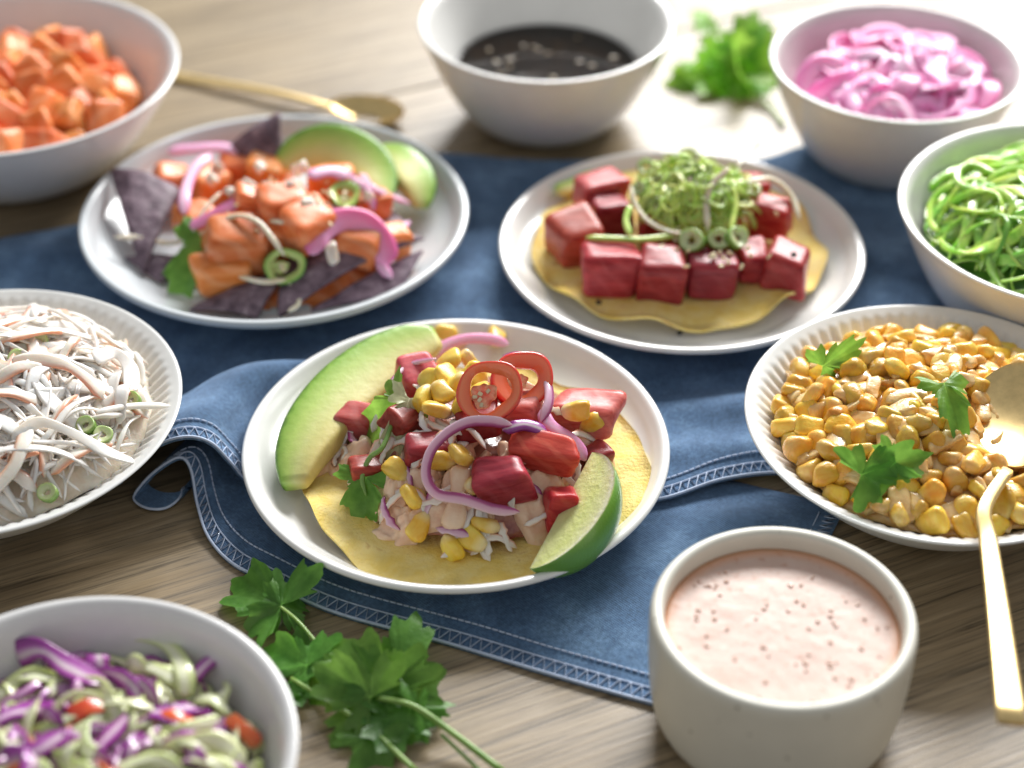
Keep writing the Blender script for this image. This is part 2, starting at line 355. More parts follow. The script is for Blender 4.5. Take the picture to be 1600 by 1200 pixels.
def leafshape(seed=0, w=1., curl=.25, ripple=.07, deep=.42):
    """cilantro leaflet of unit length along +y: lobed and toothed fan with creases"""
    rs = random.Random(seed); n = 110; rings = (0, .25, .5, .75, .9, 1.); V = [(0, 0, 0)]; C = [1.]; F = []
    p1, p2 = rs.uniform(-.12, .12), rs.uniform(0, 6)
    for k in rings[1:]:
        for i in range(n):
            s = i/(n-1)*2-1; th = s*R(122)
            lobe = abs(math.cos(1.5*(th+p1)))**.62; r = (1-deep)+deep*lobe
            r *= .74+.26*math.cos(th*.72); teeth = .20*abs(((s*4.6+p2) % 1.)*2-1)+.05*abs(((s*11+p2) % 1.)*2-1)+.03*math.sin(s*7+p2)
            r = (r-teeth)*(1 if abs(s) < .93 else .8)
            rr = r*k; x, y = rr*math.sin(th)*w, rr*math.cos(th)
            vein = abs(math.sin(1.5*(th+p1)))
            z = curl*(-(rr**2)*.9)+.14*abs(x)-.05+ripple*math.sin(th*5+p2)*k*k+.06*k*vein*.6
            V.append((x, y+.02, z)); C.append((1-min(1, vein*4))*(1-k*.6))
    for i in range(n-1): F.append((0, 1+i+1, 1+i))
    for q in range(len(rings)-2):
        for i in range(n-1):
            a = 1+q*n+i; F.append((a, a+1, a+n+1, a+n))
    return np.array(V), F, {'c': C}
def frame(ydir, zdir):
    y = np.asarray(ydir, float); y = y/np.linalg.norm(y); x = np.cross(y, zdir); x /= np.linalg.norm(x); z = np.cross(x, y)
    return np.stack([x, y, z], 1)
def ringslice(r=1., t=.35, ri=.55, squash=.85, seed=0, n=40, web=False):
    """cut slice of a chilli: skin outside (c=0) to pale inside (c=1)"""
    rs = random.Random(seed); V = []; C = []; prof = [(1, -.5, 0), (1.02, 0, 0), (1, .5, .1), (.86, .56, .45), (.72, .5, .7), (0, .32, 1), (0, -.32, 1), (.72, -.5, .7), (.86, -.54, .45)]
    ph = rs.uniform(0, 6)
    for i in range(n):
        a = 2*math.pi*i/n; w = 1+.025*math.sin(3*a+ph)+.02*math.sin(5*a)
        inner = ri*(1+.10*math.sin(3*a+ph+1))
        for (q, z, c) in prof:
            rr = r*w*(inner+(1-inner)*q); V.append((rr*math.cos(a), rr*math.sin(a)*squash, z*t+.03*math.sin(2*a+ph))); C.append(c)
    m = len(prof); F = [(i*m+j, ((i+1) % n)*m+j, ((i+1) % n)*m+(j+1) % m, i*m+(j+1) % m) for i in range(n) for j in range(m)]
    return np.array(V), F, {'c': C}
def disc(r, t, wavy, seed=0, n=120, rings=14, irr=.03):
    rs = random.Random(seed); ph = [rs.uniform(0, 6) for _ in range(6)]; off = Vector((rs.uniform(0, 30), 0, 0)); top = []; bot = []
    for k in range(rings+1):
        f = k/rings
        for i in range(n):
            a = 2*math.pi*i/n
            rr = r*f*(1+irr*math.sin(3*a+ph[0])*f+irr*.6*math.sin(7*a+ph[1])*f+.012*math.sin(13*a+ph[4])*f)
            x, y = rr*math.cos(a), rr*math.sin(a)
            z = f**4*wavy*(.55*math.sin(5*a+ph[2])+.45*math.sin(8*a+ph[3])+.3*math.sin(11*a+ph[5]))+.09*mnoise.noise(Vector((x*.9, y*.9, 0))+off)+.05*max(0, mnoise.noise(Vector((x*2.2, y*2.2, 5))+off))+.12*f*f
            top.append((x, y, z+t)); bot.append((x*.995, y*.995, z))
    V = np.array(top+bot); N = len(top); F = grid_faces(rings+1, n)
    F += [tuple(N+i for i in f)[::-1] for f in grid_faces(rings+1, n)]
    e = rings*n; F += [(e+i, N+e+i, N+e+(i+1) % n, e+(i+1) % n) for i in range(n)]
    return V, F
def mound(h, cx, cy, r, zbot, lump=.12, seed=0, n=64, rings=20, fr=1.1, rf=None):
    if rf:
        for _ in range(40):
            if r > rf(h(cx+r, cy))-.06: r -= .06
    V = []; off = Vector((seed*7.3, 3.1, 0))
    for k in range(rings+1):
        f = k/rings
        for i in range(n):
            a = 2*math.pi*i/n; x, y = cx+r*f*math.cos(a), cy+r*f*math.sin(a)
            V.append((x, y, h(x, y)+lump*mnoise.noise(Vector((x*fr, y*fr, 0))+off)*2))
    for i in range(n):
        a = 2*math.pi*i/n; q = min(r*.8, rf(zbot)-.08) if rf else r*.8; V.append((cx+q*math.cos(a), cy+q*math.sin(a), zbot))
    return np.array(V), grid_faces(rings+2, n)
def triangle_sheet(P, t, bend=.3, seed=0, n=16, bumpy=.05):
    """a crisp triangular chip spanned by three corner points, arched and blistered"""
    A, B, C = [np.asarray(p, float) for p in P]; nrm = np.cross(B-A, C-A); nrm /= np.linalg.norm(nrm)
    if nrm[2] < 0: nrm = -nrm
    top = []; ids = {}; off = Vector((seed*5.1, 1, 0))
    for i in range(n+1):
        for j in range(n+1-i):
            a, b = i/n, j/n; c = 1-a-b
            p = A*c+B*a+C*b; q = p-(A+B+C)/3
            e = 27*a*b*c; edge = min(a, b, c)
            cen = (A+B+C)/3; cur = bend*(1-3*((a-1/3)**2+(b-1/3)**2+(c-1/3)**2))
            pull = .10*math.sin(9*a+seed)*(1-min(1, edge*8))
            p = p+(cen-p)*max(0, .06-.0*edge)*0+nrm*(cur+bumpy*mnoise.noise(Vector(p*1.6)+off)*2.4)+(cen-p)*pull*.12
            # rounded corners
            mx = max(a, b, c)
            if mx > .9: p = p+(cen-p)*(mx-.9)*.5
            ids[(i, j)] = len(top); top.append(p)
    top = np.array(top); N = len(top); V = np.vstack([top+nrm*t*.5, top-nrm*t*.5]); F = []
    for i in range(n):
        for j in range(n-i):
            F.append((ids[i, j], ids[i+1, j], ids[i, j+1]))
            if j < n-i-1: F.append((ids[i+1, j], ids[i+1, j+1], ids[i, j+1]))
    F += [tuple(N+x for x in f)[::-1] for f in F]
    bd = [ids[i, 0] for i in range(n+1)]+[ids[n-k, k] for k in range(1, n+1)]+[ids[0, n-k] for k in range(1, n)]
    for a, b in zip(bd, bd[1:]+bd[:1]): F.append((a, N+a, N+b, b))
    return V, F
def random_rot(rs): return Matrix.Rotation(rs.uniform(0, 6.28), 3, 'Z') @ Matrix.Rotation(rs.uniform(-1, 1), 3, 'X') @ Matrix.Rotation(rs.uniform(-1.2, 1.2), 3, 'Y')
def normal_of(h, x, y, e=.15):
    n = np.array([-(h(x+e, y)-h(x-e, y))/(2*e), -(h(x, y+e)-h(x, y-e))/(2*e), 1]); return n/np.linalg.norm(n)
def scatter(cx, cy, r, n, dmin, seed, tries=60):
    rs = random.Random(seed); P = []
    for _ in range(n*tries):
        if len(P) >= n: break
        a, q = rs.uniform(0, 6.283), r*math.sqrt(rs.random()); x, y = cx+q*math.cos(a), cy+q*math.sin(a)
        if all((x-u)**2+(y-v)**2 > dmin*dmin for u, v in P): P.append((x, y))
    return P
def strand_path(h, x, y, yaw, L, curv, lift, arch, inside, rs, n=15, wig=.15):
    P = []; s = L/(n-1); px, py, a = 0., 0., 0.; pts = []
    k = curv+0; f = rs.uniform(1, 3); q = rs.uniform(0, 6)
    for i in range(n):
        pts.append((px, py)); a += k*s+wig*math.sin(q+f*i*.6)*s; px += math.cos(a)*s; py += math.sin(a)*s
    pts = np.array(pts); pts -= pts.mean(0); c_, s_ = math.cos(yaw), math.sin(yaw)
    for i, (u, v) in enumerate(pts):
        X, Y = x+u*c_-v*s_, y+u*s_+v*c_
        if not inside(X, Y): return None
        P.append((X, Y, h(X, Y)+lift+arch*math.sin(math.pi*i/(n-1))))
    return smooth_path(P, n)

# ------------------------------------------------------------------ table: oak planks
tb = empty('table', (0, 0, 0)); tag(tb, 'oiled oak table of wide planks with visible grain, under all the dishes', 'table')
ang = R(25); ca, sa = math.cos(ang), math.sin(ang)
pw = 58.0; seam = (-8.7*-sa+26.3*ca)                  # the seam that shows behind the plates
for k in range(-2, 2):
    Vp, Fp = chunk((190, pw-.10, 3), .006, 0, k+9, 3, 0)
    # square-edged plank with a fine eased arris
    me = mesh('plank', Vp, Fp, M_wood, False)
    y0 = seam+pw*(k+.5)
    o = link('plank', me, tb); o.location = np.array([-sa*y0, ca*y0, -1.5])*U; o.rotation_euler = (0, 0, ang)

# ------------------------------------------------------------------ denim cloth, two layers with a raised fold
cl = empty('denim_cloth', (-2, 0, 0)); tag(cl, 'crumpled blue denim table runner with overlocked hem, folded under the plates', 'cloth')
def smoothstep(a, b, x): t = min(1, max(0, (x-a)/(b-a))); return t*t*(3-2*t)
UH = smooth_path([(-44, -21, .15), (-36, -17, .15), (-27, -13, .15), (-21, -10.4, .25), (-18.2, -8.8, .6), (-16.2, -7.9, 1.5), (-14.9, -7.6, 2.5), (-13.6, -7.6, 3.0), (-12.6, -7.6, 2.7), (-11.9, -7.6, 1.7),
                  (-11.2, -7.7, .7), (-10, -7.9, .36), (-6, -8.3, .34), (-2, -8.4, .34), (3, -8.7, .34), (6.2, -8.5, .36), (9, -7.35, .5), (11.8, -6.85, .42), (14.5, -7.6, .36), (18, -9, .36)], 210)
RD = smooth_path([(0, 0), (.0, 2.0), (.9, 4.6), (2.7, 6.9), (4.9, 8.6), (6.6, 12.5), (7.6, 18), (8, 25)], 90)
RL = np.concatenate([[0], np.cumsum(np.linalg.norm(np.diff(RD, axis=0), axis=1))])
def upper(u, s):
    """u index along the hem, s distance back from the hem"""
    p = UH[u]; L = 1-.28*smoothstep(-4, 14, p[0]); q = s/ L
    i = min(len(RL)-2, max(0, int(np.searchsorted(RL, q)-1))); t = (q-RL[i])/(RL[i+1]-RL[i]); r = (RD[i]*(1-t)+RD[i+1]*t)*L
    z = p[2]; zr = max(0, z-.34)*(1-.28*smoothstep(1, 5, s))*(1-smoothstep(6, 12.5, s)); x, y = p[0]+r[0], p[1]+r[1]
    zz = min(z, .34)+zr
    if s > 1 or p[0] > 4 or p[0] < -18: zz += .16*smoothstep(.5, 3, s)*(mnoise.noise(Vector((x*.22, y*.22, 1.7)))+.35*mnoise.noise(Vector((x*.6, y*.6, 4))))*1.2
    # lifts that show between the dishes
    zz += .55*math.exp(-((x-10.2)**2/9+(y+2.2)**2/1.2))*smoothstep(0, 2, s)+.30*math.exp(-((x-10)**2/16+(y+5.3)**2/.8))*smoothstep(0, 1, s)
    zz += .5*math.exp(-((x+1.2)**2/1.6+(y-9)**2/40))+.4*math.exp(-((x-19)**2/5+(y-9)**2/6))+.5*math.exp(-((x+24)**2/12+(y-10)**2/3))
    for (cx, cy, rr) in ((-2.4, -6.7, 5.6), (8.25, 8.75, 5.6), (-11.7, 10.7, 6.2), (17.7, -7.3, 4.6), (-22.3, -6.5, 4.8), (26.2, 5.7, 4.6)):
        if math.hypot(x-cx, y-cy) < rr+1.2: zz = min(zz, .36+max(0, math.hypot(x-cx, y-cy)-rr)*.5)
    return np.array([x, y, max(zz, .12)])
def cloth_piece(name, fn, nu, ss, th=.10):
    V = np.array([fn(u, s) for s in ss for u in range(nu)]); F = grid_faces(len(ss), nu, False)
    o = ob(name, V, F, M_denim, cl); so = o.modifiers.new('thick', 'SOLIDIFY'); so.thickness = th*U; so.offset = -1; return o
UPL = cloth_piece('upper_layer', upper, len(UH), list(np.linspace(0, 2, 9))+list(np.linspace(2.4, 30, 80)))
lo = [at_y(288, 770, -7.4), at_y(282, 800, -8.2), at_y(262, 822, -8.8), at_y(235, 826, -8.8), at_y(213, 800, -8.3), at_y(214, 768, -7.9), at_y(242, 738, -7.7), at_y(280, 716, -7.6), at_y(298, 735, -7.9), at_y(308, 790, -9.0)]
for p in lo: p[2] = max(p[2], .12)
LH = smooth_path([tuple(p) for p in lo]+[(-12.6, -10.6, .2), (-11.6, -12.0, .12), (-10.3, -13.0, .11), (-7.1, -15.0, .11), (-2.5, -16.75, .11), (1.2, -18.3, .12), (4.9, -19.75, .11), (8.6, -21.1, .11)], 230)
def lower(u, s):
    p = LH[u]; f = u/(len(LH)-1); k = smoothstep(.30, .52, f); L = 1.1+(13.6-1.1)*k; d = np.array([.40, .917]); q = min(s, 14)*L/13.6
    x, y = p[0]+d[0]*q, p[1]+d[1]*q; z = p[2]*(1-smoothstep(.5, 3.5, q)*k)+.11*smoothstep(.5, 3.5, q)*k
    z += k*.10*smoothstep(.6, 2.5, q)*(1+mnoise.noise(Vector((x*.3, y*.3, 9))))*(1 if y < -9.5 else 0)*smoothstep(9.5, 11.5, -y)
    z += k*.5*math.exp(-((x-9.8)**2/6+(y+9.8)**2/1.4))*smoothstep(7.6, 9.2, -y)
    for (cx, cy, rr) in ((-2.4, -6.7, 5.6), (9.7, -20.4, 4.6)):
        if math.hypot(x-cx, y-cy) < rr+.6: z = min(z, .14)
    return np.array([x, y, z])
LOL = cloth_piece('lower_layer', lower, len(LH), list(np.linspace(0, 2, 9))+list(np.linspace(2.4, 13.6, 30)), .10)
def stitch(fn, n0, n1, H, off0, off1, pitch, straight, lift=.05, rad=.034, layer=None):
    """zigzag overlock plus one straight seam and a wrapped edge"""
    L = np.concatenate([[0], np.cumsum(np.linalg.norm(np.diff(H, axis=0), axis=1))])
    def pos(l, s):
        i = min(len(L)-2, max(0, int(np.searchsorted(L, l))-1)); t = (l-L[i])/(L[i+1]-L[i]); p = fn(i, s)*(1-t)+fn(i+1, s)*t; p[2] += lift; return p
    Vs, Fs = [], []
    def addp(P, r):
        V, F, _ = sweep(P, r*2, r*2, (0, .3, 1), 5, 0); b = sum(len(v) for v in Vs); Vs.append(V); Fs.extend([tuple(b+i for i in f) for f in F])
    ls = np.arange(L[n0], L[n1], pitch/2)
    P = [pos(l, off0 if k % 2 else off1) for k, l in enumerate(ls)]; addp(P, rad)
    addp([pos(l, off1) for l in np.arange(L[n0], L[n1], .18)], rad*.8)
    addp([pos(l, .03) for l in np.arange(L[n0], L[n1], .18)], rad*1.5)
    l = L[n0]
    while l < L[n1]-.3:
        addp([pos(q, straight) for q in np.linspace(l, l+.24, 4)], rad*.9); l += .29
    V = np.vstack(Vs); o = ob('hem_stitching', V, Fs, M_thread, layer); o['kind'] = 'stuff'; return o
stitch(lower, 2, len(LH)-2, LH, .10, .74, .44, 1.35, .05, .042, LOL)
stitch(upper, 30, len(UH)-2, UH, .10, .68, .42, 1.2, .05, .040, UPL)
def side_stitch():
    P = [lower(len(LH)-1, s)+np.array([-.9, .1, .06]) for s in np.linspace(1, 13, 60)]
    V, F, _ = sweep(P, .07, .07, (0, .3, 1), 5, 0)
    Q = []
    for k, s in enumerate(np.arange(1, 13, .17)): Q.append(lower(len(LH)-1, s)+np.array([-.62 if k % 2 else -.1, .05, .06]))
    V2, F2, _ = sweep(Q, .07, .07, (0, .3, 1), 5, 0)
    o = ob('side_stitching', np.vstack([V, V2]), F+[tuple(len(V)+i for i in f) for f in F2], M_thread, LOL); o['kind'] = 'stuff'
side_stitch()

# ------------------------------------------------------------------ crockery
def curve_prof(pts, n=40): return [tuple(p) for p in smooth_path(pts, n)]
def vessel(name, prof, c, mat, label, cat, zb=0., n=128, flute=None, group=None):
    V, F = lathe(prof, n, flute); o = link(name, mesh(name, V, F, mat)); o.location = np.array([c[0], c[1], zb])*U; o['_o'] = [c[0], c[1], zb]
    return tag(o, label, cat, group)
def plate_prof(r, H, floor, foot, fz=.42):
    return curve_prof([(.01, .12), (foot-.5, .10), (foot-.2, 0), (foot, .0), (foot+.15, .14), (foot+(r-foot)*.55, H*.36), (r-.22, H*.78), (r, H-.16), (r-.06, H-.02), (r-.20, H), (r-.36, H-.06), (r-.62, H*.80), (r-1.05, H*.55), (floor, fz+.05), (floor-.7, fz), (floor*.5, fz-.02), (.01, fz-.02)], 90)
PZ = .40
vessel('dinner_plate', plate_prof(9.05, 1.6, 7.0, 5.4), (-2.37, -6.66), M_white, 'glossy white plate with upturned rim holding the tostada with the lime wedge', 'plate', PZ)
vessel('dinner_plate', plate_prof(8.89, 1.6, 6.9, 5.4), (8.25, 8.74), M_white, 'white plate under the tostada topped with neat tuna cubes and green garnish', 'plate', PZ)
vessel('dinner_plate', plate_prof(9.56, 2.2, 6.6, 5.9), (-11.71, 10.69), M_blue, 'cool grey plate holding salmon, purple corn chips and avocado', 'plate', PZ)
def bowl_prof(r, H, foot, t, p=.5, fz=.55, n=80):
    o = [(.01, .18), (foot-.4, .18), (foot-.25, 0), (foot, 0)]
    for s in np.linspace(.04, .96, 12): o.append((foot+(r-foot)*s**p, .12+(H-.12)*s))
    o += [(r, H-.06), (r-t*.3, H), (r-t*.75, H-.05)]
    for s in np.linspace(.94, .0, 12): o.append((max(.3, foot+(r-foot)*s**p-t), fz+(H-fz)*s))
    o += [((foot-t)*.55, fz-.06), (.01, fz-.06)]
    return curve_prof(o, n)
def rin(r, H, foot, t, p, fz):
    return lambda z: foot+(r-foot)*max(0, (z-fz)/(H-fz))**p-t
vessel('bowl', bowl_prof(6.92, 6.0, 3.2, .42, .55), (1.85, 24.4), M_bowl, 'deep white bowl of dark soy sauce', 'bowl')
vessel('bowl', bowl_prof(6.62, 6.0, 3.1, .38, .52), (20.1, 19.98), M_bowl, 'white bowl filled with pink pickled onion', 'bowl')
def rimband(i, r, z, a): return r, z
vessel('bowl', bowl_prof(8.19, 5.8, 4.0, .42, .5), (26.17, 5.7), M_bowl, 'white bowl heaped with bright green noodles', 'bowl', .0)
vessel('bowl', bowl_prof(9.11, 5.5, 4.6, .42, .62), (-26.6, 20.04), M_lilac, 'wide pale bowl of diced orange salmon behind the grey plate', 'bowl')
vessel('bowl', bowl_prof(7.44, 5.5, 3.6, .40, .52), (-14.48, -27.06), M_lilac, 'lilac white bowl of red and green cabbage salad at the front', 'bowl')
def fluter(nf, r0, r1, H, split):
    def f(i, r, z, a):
        if r0 < r < r1 and z > .4:
            k = math.sin(math.pi*(r-r0)/(r1-r0))**.5; s = 0.5+.5*math.cos(nf*a); d = .17*k*(s**.6)
            return (r-d*.75, z+d*.55) if i > split else (r, z)
        return r, z
    return f
prof = bowl_prof(8.0, 3.6, 4.2, .34, .78, .5, 90)
sp_ = int(np.argmax([q[1] for q in prof]))
vessel('fluted_bowl', prof, (17.67, -7.32), M_flute, 'shallow white fluted bowl filled with creamy corn', 'bowl', .4, 640, fluter(80, 4.6, 7.5, 3.6, sp_))
prof2 = bowl_prof(8.45, 3.6, 4.4, .34, .78, .5, 90)
vessel('fluted_bowl', prof2, (-22.31, -6.55), M_flute, 'shallow white fluted bowl filled with creamy shredded slaw', 'bowl', .4, 640, fluter(84, 4.8, 7.95, 3.6, sp_))
cup_prof = curve_prof([(.01, .2), (3.3, .2), (3.5, 0), (3.75, .02), (4.25, .45), (4.55, 1.3), (4.72, 3.0), (4.76, 4.6), (4.74, 5.15), (4.66, 5.36), (4.5, 5.42), (4.33, 5.36), (4.25, 5.15), (4.22, 4.4), (4.15, 2.6), (3.9, 1.2), (3.3, .7), (.01, .65)], 80)
vessel('ramekin', cup_prof, (9.68, -20.44), M_stone, 'speckled cream stoneware ramekin of pink sauce', 'ramekin', .0)

# ------------------------------------------------------------------ liquids
def soy():
    m, nt, b = newmat('soy_sauce'); vec, rnd = coords(nt)
    c = ramp(nt, noise_(nt, vec, 1.3, 3), [(.4, (.006, .004, .003)), (.75, (.020, .010, .004))]); nt.links.new(c, b.inputs['Base Color']); setp(b, .05, 0, spec=.16)
    bump(nt, b, noise_(nt, vec, .4, 2), .02, .1); return m
def liquid(name, r, z, c, mat, label, cat, rip=.03, seed=0, edge=.12, parent=None, th=.4, fr=.8):
    V = []; n, rings = 96, 22
    for k in range(rings+1):
        f = k/rings
        for i in range(n):
            a = 2*math.pi*i/n; x, y = r*f*math.cos(a), r*f*math.sin(a)
            V.append((c[0]+x, c[1]+y, z+rip*2*mnoise.fractal(Vector((x*fr, y*fr, seed)), 1., 2., 3)*(1-f**6)+edge*f**14))
    for i in range(n):
        a = 2*math.pi*i/n; V.append((c[0]+r*.985*math.cos(a), c[1]+r*.985*math.sin(a), z-th))
    o = ob(name, np.array(V), grid_faces(rings+2, n), mat); return tag(o, label, cat)
liquid('soy_sauce', 4.98, 3.2, (1.85, 24.4), soy(), 'dark brown soy sauce with sesame floating in the white bowl', 'sauce', .0015, 1, .05)
def flecks(name, c, r, z, n, seed, size, mat, label, cat, group=None, region=None):
    rs = random.Random(seed); Vs, Fs = [], []; b = 0
    for _ in range(n):
        a, q = rs.uniform(0, 6.28), r*math.sqrt(rs.random())
        if region: a = rs.uniform(*region)
        V, F = chunk((size*rs.uniform(.6, 1.6), size*rs.uniform(.6, 1.2), size*.5), .4, .2, rs.randint(0, 99), 4); Rz = np.array(Matrix.Rotation(rs.uniform(0, 6), 3, 'Z'))
        V = V@Rz.T+np.array([c[0]+q*math.cos(a), c[1]+q*math.sin(a), z]); Vs.append(V); Fs += [tuple(b+i for i in f) for f in F]; b += len(V)
    o = ob(name, np.vstack(Vs), Fs, mat); return tag(o, label, cat, None, 'stuff')
flecks('sesame_seeds', (1.85, 24.4), 4.7, 3.20, 20, 4, .30, food('soaked_sesame', (.11, .075, .018), (.22, .15, .045), 2, .35, .2, val=.25), 'sesame and scallion bits floating on the dark soy sauce', 'seeds')
def pinksauce():
    m, nt, b = newmat('pink_mayonnaise'); vec, rnd = coords(nt)
    c = ramp(nt, noise_(nt, vec, .6, 4, .6, .5), [(.3, (.62, .435, .36)), (.7, (.68, .51, .435))])
    sp = noise_(nt, vec, 3.2, 2, .5); m1 = ramp(nt, sp, [(.60, 0.), (.68, .5)]); c = mix(nt, m1, c, (.50, .22, .13))
    tc = nd(nt, 'ShaderNodeTexCoord'); ln = nd(nt, 'ShaderNodeVectorMath', operation='LENGTH'); mp = nd(nt, 'ShaderNodeMapping'); mp.inputs['Scale'].default_value = (100, 100, 0)
    nt.links.new(tc.outputs['Object'], mp.inputs[0]); nt.links.new(mp.outputs[0], ln.inputs[0])
    ed = nd(nt, 'ShaderNodeMapRange'); ed.inputs[1].default_value = 3.75; ed.inputs[2].default_value = 4.2; nt.links.new(ln.outputs['Value'], ed.inputs[0])
    c = mix(nt, ed.outputs[0], c, (.74, .36, .20)); nt.links.new(c, b.inputs['Base Color']); setp(b, .42, .4, (.6, .35, .25), .0, spec=.35)
    bump(nt, b, noise_(nt, vec, 1.5, 4), .28, .12); return m
liquid('pink_sauce', 4.24, 4.55, (9.68, -20.44), pinksauce(), 'creamy pink sauce with spice flecks filling the stoneware ramekin', 'sauce', .010, 5, .10, fr=.8)
flecks('spice_flecks', (9.68, -20.44), 3.95, 4.57, 62, 9, .13, food('spice', (.50, .27, .20), (.62, .41, .32), 2, .4, .1), 'fine reddish spice flecks on the pink sauce', 'spice')
def dollop(c, r, z, seed, name, label, mat, h=.4, cat='sauce', n=26, parent=None):
    rs = random.Random(seed); ph = [rs.uniform(0, 6) for _ in range(4)]; V = []
    rx, ry = (r if hasattr(r, '__len__') else (r, r))
    for k in range(9):
        f = k/8
        for i in range(n):
            a = 2*math.pi*i/n; w = 1+.22*math.sin(2*a+ph[0])+.16*math.sin(3*a+ph[1])+.1*math.sin(5*a+ph[2])
            x, y = rx*f*w*math.cos(a), ry*f*w*math.sin(a)
            V.append((c[0]+x, c[1]+y, z+h*(1-f**2.2)+.16*h*2*mnoise.noise(Vector((x*2.2+seed, y*2.2, 0)))*(1-f)-.12*(f > .99)))
    o = ob(name, np.array(V), grid_faces(9, n), mat)
    return tag(o, label, cat)

# ------------------------------------------------------------------ shared small meshes
pale_tip(M_corn); pale_tip(M_corncream, .25)
KERN = [mesh('corn_kernel', *kernel(s), M_corn) for s in range(6)]
KERNC = [mesh('corn_kernel', *kernel(s+20), M_corncream) for s in range(8)]
def put(name, mat, V, F, loc, rot=(0, 0, 0), label=None, cat=None, group=None, attrs=None):
    me = mesh(name, V, F, mat, True, attrs)
    return tag(place(name, me, loc, rot), label, cat, group)
def cube_at(name, mat, px, py, h, size, rot, seed, label, cat, lift=None, group=None, bev=.18, jit=.09, nz=.05):
    lf = size[2]*.5*.8 if lift is None else lift
    p = cast(px, py, h, lf); V, F = chunk(size, bev, jit, seed, 8, nz)
    return put(name, mat, V, F, p, rot, label, cat, group)
def px_path(pts, h, lift, n=24):
    """pts: (px, py) or (px, py, extra lift)"""
    return smooth_path([cast(q[0], q[1], h, lift+(q[2] if len(q) > 2 else 0)) for q in pts], n)
def strip(name, mat, pts, h, w, t, lift, label, cat, up=(0, -.3, 1), taper=.12, group=None, n=28, twist=0, p=2.6, wob=.05, seed=1):
    P = px_path(pts, h, lift, n); V, F, A = sweep(P, w, t, up, 10, taper, p, twist, wob, seed)
    return tag(ob(name, V, F, mat, None, True, A), label, cat, group)
LEAVES = [leafshape(s, rnd_w, cu, .06, dp) for s, (rnd_w, cu, dp) in enumerate([(1., .2, .56), (.9, .35, .6), (1.1, .1, .54), (.85, .45, .55), (1., -.15, .58)])]
def leaf_at(base, tip, width, mat, kind=0, parent=None, nrm=(0, -.45, 1), name='leaf', label=None, cat=None, group=None):
    base = np.asarray(base, float); tip = np.asarray(tip, float); L = np.linalg.norm(tip-base); V, F, A = LEAVES[kind]
    V = V*np.array([width, L, L]); B = frame(tip-base, nrm); V = V@B.T+base
    o = ob(name, V, F, mat, parent, True, A)
    if label: tag(o, label, cat, group)
    return o
def seeds_on(name, h, pts, n, seed, size, mat, label, lift=.05, spread=1.2):
    rs = random.Random(seed); Vs, Fs = [], []; b = 0
    for _ in range(n):
        q = rs.choice(pts); px, py = q[0]+rs.gauss(0, spread*18), q[1]+rs.gauss(0, spread*12); p = cast(px, py, h, lift)
        V, F = chunk((size*1.5*rs.uniform(.8, 1.2), size*rs.uniform(.8, 1.1), size*.6), .5, .1, rs.randint(0, 60), 4)
        V = V@np.array(random_rot(rs)).T+p; Vs.append(V); Fs += [tuple(b+i for i in f) for f in F]; b += len(V)
    return tag(ob(name, np.vstack(Vs), Fs, mat), label, 'seeds', None, 'stuff')

# ================================================================== front plate: tuna tostada with corn
tc1 = at(740, 735, 1.25)
V, F = disc(7.3, .20, .30, 3); V = V+np.array([tc1[0], tc1[1], 1.02])
V[:, 2] += .10*np.clip((np.hypot(V[:, 0]-tc1[0], V[:, 1]-tc1[1])-5)/2, 0, 1)
tag(ob('tostada', V, F, M_tostada), 'crisp yellow corn tostada under the tuna, corn and chilli heap', 'tostada')
def h1(x, y):
    q = 1-((x-tc1[0]-.2)/6.0)**2-((y-tc1[1]-.5)/5.9)**2
    return 1.27+3.0*max(0, q)**.85
def h1b(x, y): return 1.15+(h1(x, y)-1.27)*.80
M_fill = food('dressed_tuna', (.26, .05, .045), (.48, .22, .15), 1.0, .3, .3, (.5, .2, .1), .5, .7, 2.5, 0, 0, c3=(.70, .46, .33))
V, F = mound(h1b, tc1[0]+.2, tc1[1]+.5, 5.4, 1.1, .16, 2)
tag(ob('tuna_filling', V, F, M_fill), 'chopped dressed tuna and sauce heaped on the front tostada', 'tuna', None, 'stuff')
